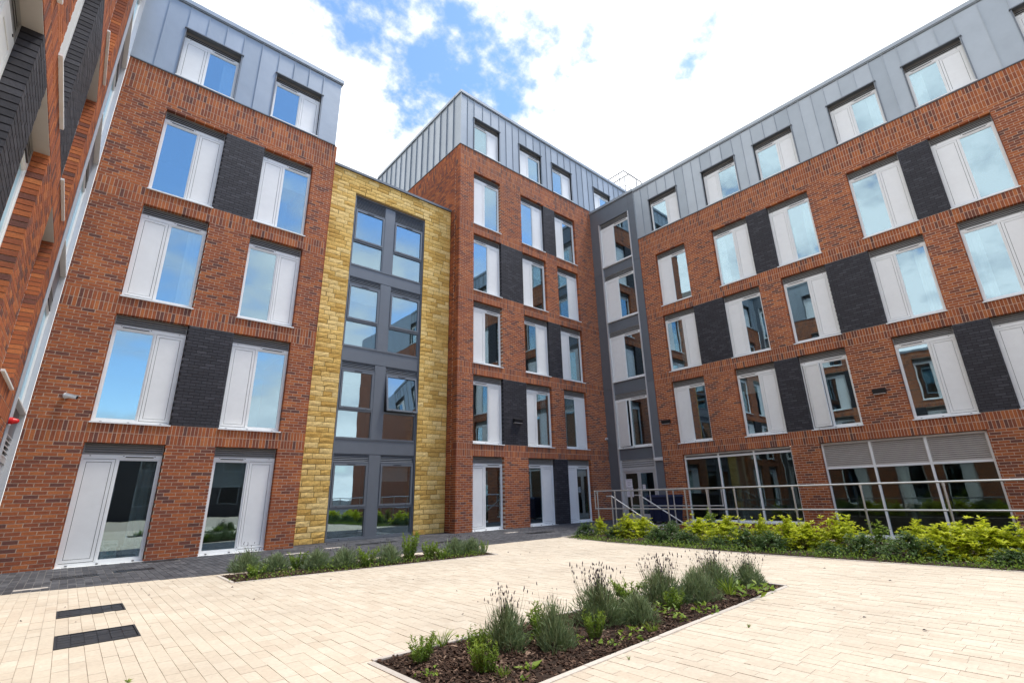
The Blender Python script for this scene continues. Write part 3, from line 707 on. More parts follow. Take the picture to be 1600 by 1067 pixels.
zinc_storey(RB, UB+.01, UE, 165*CH, 14.98, RC+[(1.82, 3.15)], kinds=['GP', 'PG', 'GP', 'PG', 'GP', 'PG'], extras={3: 'R', 4: 'L'})
rooms(RB, UB+.05, UE, [-.3, 2.9, 5.8, 8.7, 12.28], 14.9, parts=(-8.4, -5.95, -3.55, -1.1))
def shopfront(root, o, muls, tr, hasl):
    u0, u1, z0, z1 = o; f = MB(); f.ring(u0+.004, u1-.004, z0+.004, z1-.004, .05, .05, .06, .05, .10, .19)
    for m in muls: f.box(m-.03, m+.03, .095, .19, z0+.064, z1-.054)
    e = [u0+.05]+list(muls)+[u1-.05]
    for a, b in zip(e[:-1], e[1:]): f.box(a+(.03 if a != e[0] else .004), b-(.03 if b != e[-1] else .004), .10, .19, tr-.03, tr+.03)
    wn = f.build('shopfront_window', M_WHITE, root)
    s = MB(); s.box(u0-.02, u1+.02, -.05, .12, z0-.03, z0); s.build('sill', M_WHITE, wn)
    for a, b in zip(e[:-1], e[1:]):
        p, q = a+(.03 if a != e[0] else 0), b-(.03 if b != e[-1] else 0)
        gl = MB(); gl.box(p, q, .14, .152, z0+.06, tr-.03); gl.build('pane', M_SHOP, wn)
        v = MB(); louvre(v, p+.002, q-.002, tr+.032, z1-.056, .115, .05); v.cur = 1; v.box(p+.01, q-.01, .18, .185, tr+.04, z1-.06); v.build('louvre', [M_BEIGE if hasl else M_LOUV, M_BLACK], wn)
    return wn
s1 = shopfront(RB, G1, (-8.93, -7.62), 2.30, False); s2 = shopfront(RB, G2, (-4.15, -2.82), 1.69, True)
def downlights(root, pts, z):
    for u, w in pts:
        m = MB(); m.lathe([(.001, 0), (.085, 0), (.1, -.006), (.11, 0.0)], 20); m.build('ceiling_light', M_LAMP, root, (u, w, z))
downlights(RB, [(-8.75, .75), (-8.2, 1.6), (-7.2, .8), (-6.9, 1.8), (-9.6, 1.3)], 2.9-.325)
downlights(RB, [(-2.4, .75), (-2.45, 1.6)], 5.8-.325)
b = MB(); b.box(UE, 12.0, .01, .5, -.95, 165*CH); b.build('far_wall', M_FARBRICK, RB)
b = MB(); b.box(UE, 12.0, .0, .5, 165*CH+.002, 14.98); b.build('far_storey', M_ZINC, RB)
b = MB(); b.box(-13.9, 12.0, .41, 9, 14.60, 14.80); b.build('roof', M_ROOF, RB)
b = MB(); b.box(-13.9, 12.0, 8.7, 9, -.95, 14.58); b.build('back_wall', M_FARBRICK, RB)
# ---- grey bays with stacked windows in the two inner corners
def glazed_bay(root, u0, u1, w0, w1, ajar_row, door):
    pad = 0.022
    for a, b in ((u0, w0-.05), (w1+.05, u1)):
        if b-a < .03: continue
        for z0, z1 in ((0.0, 5.55), (5.56, 11.3), (11.31, 14.85)):
            zinc_panel(root, a, b, z0, z1, 0.0, M_GREY, seam=.006)
        m = MB(); m.box(a, b, .022, .3, 0, 14.85); m.build('wall', M_GREY, root)
    for a, b in ((w0-.05, w0), (w1, w1+.05)):
        t = MB(); t.box(a, b, -.035, .2, 0.0, 13.98); t.build('trim', M_SILVER, root)
    wr = [2.9, 5.85, 8.73, 11.58]
    for j, r in enumerate(wr):
        wn = put_window(root, 'PG', w0+.001, r, w1-w0-.002, 2.37, .25, .05, ajar=(j == ajar_row))
        m = MB(); top = r; bot = 2.40 if j == 0 else wr[j-1]+2.37
        m.box(w0+.001, w1-.001, .05, .3, bot+.003, top-.032); m.build('spandrel_panel', M_GREY, root)
    m = MB(); m.box(w0-.05, w1+.05, .0, .3, 13.985, 14.85); m.build('head_panel', M_GREY, root)
    m = MB(); m.box(u0, u1, -.06, .4, 14.852, 14.98); m.build('parapet_cap', M_ZINC, root)
    # door
    f = MB(); f.ring(w0+.001, w1-.001, .02, 2.02, .10, .10, .03, .09, .05, .16); fr = f.build('door_frame', M_SILVER, root)
    v = MB(); louvre(v, w0+.002, w1-.002, 2.022, 2.40, .06, .075, .05); v.cur = 1; v.box(w0+.02, w1-.02, .12, .13, 2.03, 2.39); v.build('louvre', [M_SILVER, M_BLACK], fr)
    mid = (w0+w1)/2
    for a, b in ((w0+.105, mid-.004), (mid+.004, w1-.105)):
        d = MB(); d.ring(0, b-a, .06, 1.925, .075, .075, .18, .085, 0, .05); dr = d.build('door', M_SILVER, root, (a, .075, 0))
        gl = MB(); gl.box(.07, b-a-.07, .02, .032, .235, 1.845); gl.build('pane', M_SHOP, dr)
        hd = MB(); hx = (b-a-.04) if a < mid-.2 else .04
        hd.pipe([(hx, 0, .85), (hx, -.07, .85), (hx, -.07, 1.25), (hx, 0, 1.25)], .014, 8); hd.build('handle', M_GALV, dr)
    rooms(root, u0+.02, u1-.02, [0.0, 2.9, 5.85, 8.73, 11.55], 14.5)
EB = empty('entrance_bay', (XB, 0, 0), -math.pi/2, 'narrow dark grey clad bay with double door, in the corner beside the right block', 'building')
glazed_bay(EB, -13.923, -11.215, -13.36, -11.62, 0, True)
WB = empty('window_bay', (XW, 0, 0), math.pi/2, 'narrow grey clad bay seen edge on beside the left brick block', 'building')
glazed_bay(WB, 11.30, 13.834, 11.46, 13.50, None, True)
# ---- left wing
WG = empty('apartment_block', (XW, 0, ZO), math.pi/2, 'red and black brick wing at the left edge, seen steeply along its face from below', 'building', 'blocks round the courtyard')
WC = [(4.0, 5.40), (6.2, 7.60), (9.0, 10.42)]
STEP = 8.3; WT = 117*CH                            # nearer than 8.3 m it is three storeys, beyond that five
ops = [(a, b, r, r+WH) for a, b in WC for r in ROWS if a > STEP or r < 8]+[(a, b, 0, WH) for a, b in WC]
darks = [(WC[0][1], WC[1][0], 2.9, 2.9+WH), (WC[1][1], WC[2][0], 5.8, 5.8+WH), (3.3, WC[0][0], 5.8, 5.8+WH)]
brick_facade(WG, 3.3, 11.29, 0, 165*CH, ops+[(3.2, STEP, WT, 14)], [(r-6*CH, 2) for r in ROWS]+[(153*CH, 4)], darks, (False, True))
for i, (a, b) in enumerate(WC):
    put_window(WG, checker(i+1, 0), a, .03, b-a, WH-.03)
    for j, r in enumerate(ROWS):
        if a < STEP and r > 8: continue
        put_window(WG, checker(i, j), a, r, b-a, WH, dp=.15)
        m = MB(); m.box(a, b, .004, .16, r+WH-.014, r+WH-.002); m.build('soffit', M_BEIGE, WG)      # pale board under the window head
zinc_storey(WG, STEP, 11.29, 165*CH, 14.98, WC[2:], kinds=['GP'])
rooms(WG, 3.3, STEP, [0.03, 2.9, 5.8], WT-.1, parts=(5.8,)); rooms(WG, STEP+.01, 11.28, [0.03, 2.9, 5.8, 8.7, 12.28], 14.9)
b = MB(); b.box(-14, 3.29, .01, .5, 0, WT); b.build('far_wall', M_FARBRICK, WG)
b = MB(); b.box(-14, STEP-.01, -.04, .45, WT+.002, WT+.14); b.build('parapet_cap', M_ZINC, WG)
b = MB(); b.box(STEP, STEP+.3, .302, 8.7, WT, 14.7); b.build('end_wall', M_FARBRICK, WG)
b = MB(); b.box(-14, STEP-.01, .46, 9, WT-.2, WT-.05); b.build('roof', M_ROOF, WG)
b = MB(); b.box(STEP, 13.8, .41, 9, 14.6, 14.8); b.build('upper_roof', M_ROOF, WG)
b = MB(); b.box(-14, 13.8, 8.7, 9, 0, WT-.21); b.box(STEP, 13.8, 8.7, 9, WT-.2, 14.58); b.build('back_wall', M_FARBRICK, WG)
# ---- low block on the far side of the courtyard, behind the camera: shows only in the window reflections
SB = empty('low_block', (0, -20.5, 0), math.pi, 'low brick block behind the camera, seen only as a reflection in the windows', 'building')
m = MB(); m.box(-17.6, 1.0, .01, 8, GB, 5.6); m.build('wall', M_DARK, SB)
m = MB(); m.box(-17.8, 1.2, -.2, 8.2, 5.602, 6.0); m.build('roof', M_GREY, SB)
for i in range(6):
    for z in (.9, 3.6):
        m = MB(); m.box(-16.4+i*2.8, -14.9+i*2.8, -.02, .0, z, z+1.5); f = m.build('window', M_GREY, SB)
        m = MB(); m.box(-16.32+i*2.8, -14.98+i*2.8, -.03, -.021, z+.08, z+1.42); m.build('pane', M_BLACK, f)

# ================================================================== FITTINGS
def at_plane(px, py, axis, val):
    d = ray(px, py); t = (val-CAMP[axis])/d[axis]; return CAMP+d*t
def covers():
    for i, (x0, x1, y0, y1) in enumerate(COVERS):
        e = empty('access_cover', ((x0+x1)/2, (y0+y1)/2, 0), 0, ('black cover filled with blocks on the beige paving, the farther of two', 'black cover filled with blocks on the beige paving, the nearer of two')[i], 'access cover', 'tray covers in the paving')
        w, h = (x1-x0)/2, (y1-y0)/2
        m = MB(); m.ring(0, 2*w, 0, 2*h, .018, .018, .018, .018, 0, 1)     # frame, laid flat below
        f = MB()
        for a in ((-w, w, -h, -h+.016), (-w, w, h-.016, h), (-w, -w+.016, -h+.016, h-.016), (w-.016, w, -h+.016, h-.016)): f.box(*a, -.05, .006)
        f.build('cover_frame', M_IRON, e)
        p = MB(); nx, ny = 6, max(2, int(2*h/.105)); gx, gy = (2*w-.04)/nx, (2*h-.04)/ny
        for a in range(nx):
            for b in range(ny):
                p.tint = random.random(); q = MB()
                X, Y = -w+.02+a*gx, -h+.02+b*gy; z = random.uniform(-.0005, .0025)
                p.box(X+.003, X+gx-.003, Y+.003, Y+gy-.003, -.05, z)
        p.build('infill_blocks', M_IRON, e)
        b = MB(); b.box(-w+.016, w-.016, -h+.016, h-.016, -.06, -.0028); b.build('tray', M_BLACK, e)
covers()
DL = ['dark drain grating under the large white panel of the leftmost ground window', 'dark drain grating in front of the glass of the leftmost ground window', 'dark drain grating against the wall between the two left ground windows', 'long dark drain grating in front of the grey framed stair windows', 'dark drain grating behind the back flower bed, near its right end', 'dark drain grating in the dark paving before the middle block']
for (x0, x1, y0, y1), lab in zip(DRAINS, DL):
    e = empty('drain_grating', ((x0+x1)/2, (y0+y1)/2, 0), 0, lab, 'drain', 'gratings in the dark paving')
    w, h = (x1-x0)/2, (y1-y0)/2; f = MB()
    for a in ((-w, w, -h, -h+.02), (-w, w, h-.02, h), (-w, -w+.02, -h+.02, h-.02), (w-.02, w, -h+.02, h-.02)): f.box(*a, -.05, .006)
    f.build('grating_frame', M_IRON, e)
    b = MB(); k = int(2*w/.035)
    for i in range(k): b.box(-w+.022+i*(2*w-.04)/k, -w+.022+i*(2*w-.04)/k+.017, -h+.02, h-.02, -.04, .0035)
    b.build('bars', M_IRON, e)
    b = MB(); b.box(-w+.02, w-.02, -h+.02, h-.02, -.06, -.0012); b.build('pit', M_BLACK, e)
SL = ['pale strip plate in the dark paving at the far left edge', 'pale strip plate in the dark paving in front of the second ground window', 'pale strip plate in the dark paving below the left stair window', 'pale strip plate in the dark paving before the middle block']
for (x0, x1, y0, y1), lab in zip(STRIPS, SL):
    m = MB(); m.hexa([(x0, y0, -.04), (x1, y0, -.04), (x1, y1, -.04), (x0, y1, -.04), (x0+.004, y0+.004, .004), (x1-.004, y0+.004, .004), (x1-.004, y1-.004, .004), (x0+.004, y1-.004, .004)])
    for q in (.25, .75): m.box(x0+(x1-x0)*q-.02, x0+(x1-x0)*q+.02, (y0+y1)/2-.008, (y0+y1)/2+.008, .003, .006)
    tag(m.build('strip_plate', M_CONC), lab, 'plate', 'pale plates in the dark paving')
# raised landing at the door, steps and sunken path
m = MB(); m.box(14.75, XB, 10.02, 10.42, GB, -.02); m.box(13.0, 14.75, 10.2, 10.42, GB, -.02)
tag(m.build('landing', M_CONC), kind='structure')
st = MB()
for i in range(5): st.box(13.0, 14.70, 10.2-(i+1)*.28, 10.2-i*.28, GB+.002, -.02-(i+1)*.155)
tag(st.build('steps', M_CONC), kind='structure')
LF = tag(MB().build('landing_face', M_BRICK) if False else empty('retaining_wall', (0, 10.01, ZO), 0, 'low red brick retaining wall below the entrance landing, behind the yellow shrubs', 'wall'))
A, t, d = brick_layout(14.76, XB-.01, -12*CH, 0, [], [(-3*CH, 1)], [])
lay_pieces(LF, A, t, d, 'brick', bmat, 'brickwork', (0, 1, 3, 4, 5), front_quads(A))
m = MB(); m.box(14.76, XB-.01, .002, .008, -.9, 0); m.build('mortar_wall', M_MORTAR, LF)
# railings
def y_at(px, x, z=1.165):
    py = 766.0-(px-930)*0.0285; d = ray(px, py); return d[1]*x/d[0]
def railing(x, ys, y0, y1, zt, zl, foot, lab, hoop=(True, True), shorts=()):
    e = empty('guard_railing', (x, (y0+y1)/2, foot), 0, lab, 'railing'); o = (y0+y1)/2
    def P(y, z): return (0, y-o, z-foot)
    m = MB(); m.tube(P(y0, zt), P(y1, zt), .0215, 14); m.build('top_rail', M_GALV, e)
    m = MB(); m.tube(P(y0, zl), P(y1, zl), .0195, 14); m.build('lower_rail', M_GALV, e)
    for y, on in ((y0, hoop[0]), (y1, hoop[1])):
        if on:
            m = MB(); m.tube(P(y, zl), P(y, zt), .02, 12); m.ball(P(y, zt), .026); m.ball(P(y, zl), .026); m.build('end_loop', M_GALV, e)
    for y in ys:
        m = MB(); m.tube(P(y, foot), P(y, zt-.03), .021, 12); m.tube(P(y, zt-.075), P(y, zt-.015), .028, 12)
        m.tube(P(y, zl-.03), P(y, zl+.03), .029, 12); m.tube(P(y, foot), P(y, foot+.012), .06, 12); m.build('post', M_GALV, e)
    for y in shorts:
        m = MB(); m.tube(P(y, zl+.05), P(y, zt), .019, 10); m.build('drop_bar', M_GALV, e)
    return e
FR = [y_at(p, 12.8) for p in (933, 960, 1002, 1041, 1069, 1103, 1146, 1237, 1343, 1472)]
railing(12.8, FR+[.55, -.9, -2.4], y_at(929, 12.8), -3.6, 1.165, .635, -.02, 'long galvanised two-rail railing behind the yellow shrubs, running to the right edge')
railing(14.66, [y_at(p, 14.66) for p in (986, 1051, 1105)], y_at(985, 14.66), y_at(1126, 14.66), 1.15, .655, GB, 'short galvanised railing on the landing, behind the long front railing', shorts=[y_at(1015, 14.66)])
def stair_rail(x, lab):
    e = empty('stair_handrail', (x, 10.3, 0), 0, lab, 'handrail', 'handrails beside the steps')
    m = MB(); m.pipe([(0, .25, 1.0), (0, 0.05, 1.0), (0, -1.62, .08), (0, -1.85, .08)], .021, 12); m.build('rail', M_GALV, e)
    for y, z0, z1 in ((.05, -.02, 1.0), (-1.62, -.90, .08)):
        m = MB(); m.tube((0, y, z0), (0, y, z1-.02), .021, 12); m.tube((0, y, z0), (0, y, z0+.012), .055, 12); m.build('post', M_GALV, e)
stair_rail(13.06, 'sloping galvanised handrail, the left of the two beside the entrance steps')
stair_rail(14.58, 'sloping galvanised handrail, the right of the two beside the entrance steps')
# container by the door
e = empty('waste_container', (16.4, 10.55, -.02), 0, 'dark navy container standing by the entrance door behind the railings', 'container')
m = MB(); m.hexa([(-.34, -.42, .10), (.34, -.42, .10), (.34, .42, .10), (-.34, .42, .10), (-.42, -.5, .92), (.42, -.5, .92), (.42, .5, .92), (-.42, .5, .92)])
for q in (-.3, 0, .3): m.box(-.40, -.385, q-.02, q+.02, .2, .8)
m.build('body', M_NAVY, e)
m = MB(); m.hexa([(-.46, -.54, .925), (.46, -.54, .925), (.46, .54, .925), (-.46, .54, .925), (-.40, -.48, 1.0), (.40, -.48, 1.0), (.40, .48, 1.0), (-.40, .48, 1.0)]); m.build('lid', M_NAVY, e)
for x in (-.28, .28):
    for y in (-.34, .34):
        m = MB(); m.tube((x-.02, y, .06), (x+.02, y, .06), .06, 14); m.build('wheel', M_BLACK, e)
# wall lights, cameras, beacon
def wall_light(x, y, z, rz, wd, mat, lab, grp=None):
    e = empty('wall_light', (x, y, z), rz, lab, 'wall light', grp)         # local x along the wall, y into it
    m = MB(); h = .085 if mat is M_BLACK else .06
    m.hexa([(-wd/2, -.11, -h), (wd/2, -.11, -h), (wd/2, 0, -h), (-wd/2, 0, -h), (-wd/2, -.13, h*.55), (wd/2, -.13, h*.55), (wd/2, 0, h), (-wd/2, 0, h)])
    m.build('housing', mat, e)
    m = MB(); m.box(-wd/2+.015, wd/2-.015, -.105, -.01, -h-.012, -h-.001); m.build('diffuser', M_PLASTIC, e)
    m = MB(); m.box(-wd/2+.03, wd/2-.03, -.005, .02, -h*.7, h*.7); m.build('back_plate', M_BLACK, e)
wall_light(XB-.002, 10.84, 3.77, -math.pi/2, .36, M_BLACK, 'small black wall light on brick beside the grey entrance bay', 'black wall lights')
wall_light(XB-.002, 3.55, 3.80, -math.pi/2, .33, M_BLACK, 'small black wall light on brick above the right shopfront window', 'black wall lights')
wall_light(12.23, YM-.006, 3.79, 0, .40, M_BLACK, 'small black wall light on the black brick of the middle block', 'black wall lights')
wall_light(XB-.012, 11.38, 2.35, -math.pi/2, .34, M_PLASTIC, 'white bulkhead light on grey cladding right of the entrance door')
def cctv(x, y, z, rz, lab, aim=.55, s=1.0):
    e = empty('security_camera', (x, y, z), rz, lab, 'camera', 'white security cameras')
    m = MB(); m.tube((0, 0, 0), (0, -.03, 0), .055*s, 18); m.tube((0, -.03, 0), (0, -.045, 0), .055*s, 18, .03*s); m.build('wall_mount', M_PLASTIC, e)
    m = MB(); m.ball((0, -.075, 0), .032*s); m.tube((0, -.03, 0), (0, -.08, 0), .02*s, 12); m.build('joint', M_PLASTIC, e)
    c, q = math.cos(aim), math.sin(aim); d = Vector((c, -q*.75, -.22)).normalized()
    a = Vector((0, -.085, .0)); b = a+d*.19*s
    m = MB(); m.tube(a-d*.03, b, .040*s, 18); m.tube(a-d*.03, a-d*.055, .04*s, 18, .02); m.build('housing', M_PLASTIC, e)
    m = MB(); m.tube(b, b+d*.004, .034*s, 18); m.build('lens', M_BLACK, e)
    u = Vector((0, 0, 1)); r = d.cross(u).normalized()
    m = MB(); m.hexa([a+r*.042+u*.036, b+d*.05+r*.042+u*.036, b+d*.05-r*.042+u*.036, a-r*.042+u*.036, a+r*.042+u*.046, b+d*.05+r*.042+u*.046, b+d*.05-r*.042+u*.046, a-r*.042+u*.046]); m.build('sunshield', M_PLASTIC, e)
cctv(-.44, YL-.004, 3.36, 0, 'white bullet camera on the brick of the left block', s=1.05)
cctv(17.48, YM-.004, 3.36, 0, 'small white camera at the right edge of the middle block', 2.4, .9)
e = empty('alarm_beacon', (XW+.005, 11.40, 2.50), math.pi/2, 'red alarm beacon on the grey window bay at the left edge', 'alarm beacon')
m = MB(); m.tube((0, .0, 0), (0, -.05, 0), .055, 20); m.build('base', M_RED, e)
m = MB(); m.tube((0, -.05, 0), (0, -.085, 0), .05, 20, .04); m.ball((0, -.085, 0), .04, 8, 16); m.build('dome', M_RED, e)
m = MB(); m.tube((.0, -.02, -.05), (0, -.02, -.075), .02, 12); m.build('lamp', M_PLASTIC, e)
# notices stuck on the door leaves
def notice(y0, y1, z0, z1, lab, lines):
    e = empty('notice', (XB+.074, (y0+y1)/2, (z0+z1)/2), -math.pi/2, lab, 'notice')
    w, h = abs(y1-y0)/2, (z1-z0)/2
    m = MB(); m.box(-w, w, -.002, 0, -h, h); m.build('sheet', M_PAPER, e)
    p = MB(); r = random.Random(int(z0*100))
    for i in range(lines):
        z = h-.05-i*(2*h-.08)/lines; a = r.uniform(.4, .85)*w
        p.box(-a, a, -.004, -.0025, z-.007, z+.007)
    p.build('print', M_INK, e)
notice(13.19, 12.86, 1.28, 1.62, 'white printed notice on the left door leaf, the upper of two sheets', 4)
notice(13.17, 12.84, .90, 1.262, 'white printed notice on the left door leaf, the lower of two sheets', 4)
notice(12.36, 12.22, 1.12, 1.38, 'small pale sheet on the right leaf of the entrance door', 2)
# things standing inside the leftmost ground window
e = empty('detergent_box', (.83, YL+.27, .03), .1, 'pale cardboard box with teal print behind the leftmost ground window', 'box')
m = MB(); m.box(-.13, .13, -.08, .08, 0, .40); m.build('carton', M_CARD, e)
m = MB(); m.tube((0.03, -.0805, .2), (0.03, -.083, .2), .075, 20); m.box(-.11, .11, -.083, -.0805, .31, .35); m.build('print', M_TEAL, e)
e = empty('mop_bucket', (1.18, YL+.36, .03), 0, 'grey mop bucket with two leaning handles behind the leftmost ground window', 'bucket')
m = MB(); m.lathe([(.001, 0), (.12, 0), (.155, .27), (.165, .28), (.15, .27), (.118, .02), (.001, .02)], 24); m.build('pail', M_SILVER, e)
for dx in (.16, .24):
    m = MB(); m.tube((0, 0, .05), (dx, .16, 1.35), .012, 10); m.build('mop_handle', M_WHITE, e)
# guard rail on the roof of the middle block
c = at_plane(974, 267, 1, 14.35)
e = empty('roof_railing', (c[0], 14.35, 17.8), 0, 'thin grey guard railing on the roof where the middle and right blocks meet', 'railing')
H = c[2]-17.8
for k, (dx, dz) in enumerate(((0, 0), (.55, 0.02))):
    m = MB(); m.pipe([(dx, 2.2, .05), (dx, 2.2, H+dz-.02), (dx, 0, H+dz), (dx+1.3, 0, H+dz), (dx+1.3, 0, 0)], .03, 8); m.build('hoop', M_GREY, e)
    for y in (.35, 1.9):
        m = MB(); m.tube((dx, y, 0), (dx, y, H+dz), .022, 8); m.build('post', M_GREY, e)
m = MB(); m.tube((0, 0, H*.5), (1.3, 0, H*.5), .017, 8); m.tube((0, 0, H*.5), (0, 2.2, H*.5), .017, 8); m.build('mid_rail', M_GREY, e)

# ================================================================== PLANTING
def unit(v): return v/np.maximum(np.linalg.norm(v, axis=-1, keepdims=True), 1e-9)
def ribbons(base, d, L, w, droop, rng):          # n blades of two quads each
    n = len(base); d = unit(d); side = unit(np.cross(d, unit(rng.normal(size=(n, 3)))))
    L = L[:, None]; w = np.broadcast_to(np.asarray(w, float).reshape(-1, 1), (n, 1)); dr = np.zeros((n, 3)); dr[:, 2] = -droop
    p1 = base+d*L*.55+dr*L*.2; p2 = base+d*L+dr*L
    V = np.stack([base-side*w*.35, base+side*w*.35, p1-side*w*.5, p1+side*w*.5, p2-side*w*.08, p2+side*w*.08], 1).reshape(-1, 3)
    k = (np.arange(n)*6)[:, None]
    F = np.concatenate([k+np.array([[0, 1, 3, 2]]), k+np.array([[2, 3, 5, 4]])], 1).reshape(-1, 4)
    return V, F
def mound(n, r, h, rng, lo=.15):                  # points and outward directions in a rounded clump
    a = rng.uniform(0, 2*np.pi, n); e = rng.uniform(0, 1, n)**1.15; q = rng.uniform(lo, 1, n)**.5
    el = e*np.pi/2
    d = np.stack([np.cos(a)*np.cos(el), np.sin(a)*np.cos(el), np.sin(el)], 1)
    lump = 1+.18*np.sin(a*3+rng.uniform(0, 6))+.12*np.sin(a*5+e*4)
    p = d*np.array([r, r, h])*(q*lump)[:, None]
    p[:, 2] += .01
    return p, d
def buds(pts, rng, L, R):                         # small elongated flower heads, triangles
    n = len(pts); a = np.arange(5)*2*np.pi/5
    ring1 = np.stack([np.cos(a), np.sin(a), np.zeros(5)], 1); sc = rng.uniform(.7, 1.3, n)
    V = []; F = []
    for i in range(n):
        t = rng.normal(size=3)*.12; c = pts[i]; k = len(V)
        V.append(c); r = R*sc[i]; l = L*sc[i]
        for f, rr in ((.3, 1.0), (.65, .85)): V += [c+np.array([0, 0, l*f])+t*l*f+v*r*rr for v in ring1]
        V.append(c+np.array([0, 0, l])+t*l)
        for j in range(5):
            q = (j+1) % 5
            F += [(k, k+1+q, k+1+j), (k+1+j, k+1+q, k+6+q), (k+1+j, k+6+q, k+6+j), (k+6+j, k+6+q, k+11)]
    return np.array(V), np.array(F)
PM = {}
def lavender_mesh(v, flowers):
    k = ('lav', v, flowers)
    if k not in PM:
        rng = np.random.default_rng(100+v*7+flowers)
        p, d = mound(2300, .20, .25, rng); d2 = d*np.array([.55, .55, .5])+np.array([0, 0, .75])+rng.normal(size=p.shape)*.36
        L = rng.uniform(.045, .10, len(p)); V, F = ribbons(p, d2, L, rng.uniform(.004, .008, len(p)), .1, rng)
        t = np.clip(.25+.5*rng.uniform(0, 1, len(p))+.25*(p[:, 2]/.25), 0, 1)  # lighter towards the top: sunlit tips are put into the leaf colour
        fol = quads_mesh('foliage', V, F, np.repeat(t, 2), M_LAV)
        n = flowers; a = rng.uniform(0, 2*np.pi, n); rr = rng.uniform(.0, .15, n); b = np.stack([np.cos(a)*rr, np.sin(a)*rr, np.full(n, .18)], 1)
        dd = np.stack([np.cos(a)*rr*2.6, np.sin(a)*rr*2.6, np.full(n, 1.0)], 1)+rng.normal(size=(n, 3))*.07; L = rng.uniform(.12, .29, n)
        V, F = ribbons(b, dd, L, np.full(n, .0035), .02, rng); st = quads_mesh('flower_stems', V, F, rng.uniform(0, 1, 2*n), M_STEM)
        tip = b+unit(dd)*L[:, None]; V, F = buds(tip, rng, .028, .0042); bd = quads_mesh('flower_heads', V, F, rng.uniform(0, 1, len(F)), M_BUD)
        PM[k] = (fol, st, bd)
    return PM[k]
def upright_mesh(v):                              # bright upright needle-leaved herb
    k = ('up', v)
    if k not in PM:
        rng = np.random.default_rng(300+v); ns = 34; B = []; D = []; LL = []; T = []
        SV = []; SD = []; SL = []
        for i in range(ns):
            a = rng.uniform(0, 6.28); r = rng.uniform(.01, .10); d = np.array([math.cos(a)*.35, math.sin(a)*.35, 1.0]); d /= np.linalg.norm(d); L = rng.uniform(.17, .30)
            b = np.array([math.cos(a)*r*.6, math.sin(a)*r*.6, 0]); SV.append(b); SD.append(d); SL.append(L)
            for j in range(34):
                f = rng.uniform(.12, 1.0); B.append(b+d*L*f); q = rng.normal(size=3); q[2] = abs(q[2])*.5+.55; D.append(q); LL.append(rng.uniform(.022, .045)); T.append(.25+.65*f*rng.uniform(.6, 1.1))  # tint rises along the stem, painting sunlit tips over a shaded base
        V, F = ribbons(np.array(B), np.array(D), np.array(LL), np.full(len(B), .0075), .05, rng)
        fol = quads_mesh('foliage', V, F, np.repeat(np.clip(T, 0, 1), 2), M_GREEN)
        V, F = ribbons(np.array(SV), np.array(SD), np.array(SL), np.full(ns, .006), 0, rng)
        PM[k] = (fol, quads_mesh('stems', V, F, rng.uniform(0, 1, 2*ns), M_STEM))
    return PM[k]
def grass_mesh(v):
    k = ('gr', v)
    if k not in PM:
        rng = np.random.default_rng(500+v); n = 46; a = rng.uniform(0, 6.28, n); rr = rng.uniform(0, .03, n)
        b = np.stack([np.cos(a)*rr, np.sin(a)*rr, np.zeros(n)], 1); d = np.stack([np.cos(a)*.55, np.sin(a)*.55, np.ones(n)], 1)+rng.normal(size=(n, 3))*.15
        V, F = ribbons(b, d, rng.uniform(.12, .28, n), np.full(n, .008), rng.uniform(.1, .3), rng); PM[k] = (quads_mesh('blades', V, F, rng.uniform(.3, 1, 2*n), M_GREEN),)
    return PM[k]
def leaves(base, d, L, w, fold, rng):             # pointed folded leaves: two quads round a midrib
    n = len(base); d = unit(d); s = unit(np.cross(d, np.array([0, 0, 1.0])+rng.normal(size=(n, 3))*.35)); u = np.cross(s, d)
    L = L[:, None]; w = w[:, None]; m = base+d*L*.5-u*L*.02; tip = base+d*L-u*L*.10
    V = np.stack([base, m+s*w*.5+u*fold*w, tip, m-s*w*.5+u*fold*w, m-u*w*.08], 1).reshape(-1, 3); k = (np.arange(n)*5)[:, None]
    F = np.concatenate([k+np.array([[0, 1, 2, 4]]), k+np.array([[0, 4, 2, 3]])], 1).reshape(-1, 4)
    return V, F
def weed_mesh(v, big):
    k = ('wd', v, big)
    if k not in PM:
        rng = np.random.default_rng(700+v); n = 9 if big else 26; a = np.arange(n)*2.4+rng.uniform(0, 1, n); e = rng.uniform(.15, 1.0, n)
        d = np.stack([np.cos(a), np.sin(a), e], 1); b = np.zeros((n, 3)); b[:, 2] = rng.uniform(0, .02 if big else .07, n)
        if not big: b[:, :2] = rng.normal(size=(n, 2))*.05
        L = rng.uniform(.09, .17, n) if big else rng.uniform(.03, .06, n); V, F = leaves(b, d, L, L*(.36 if big else .55), .2, rng)
        PM[k] = (quads_mesh('leaves', V, F, np.repeat(rng.uniform(.4, 1, n), 2), M_GREEN),)
    return PM[k]
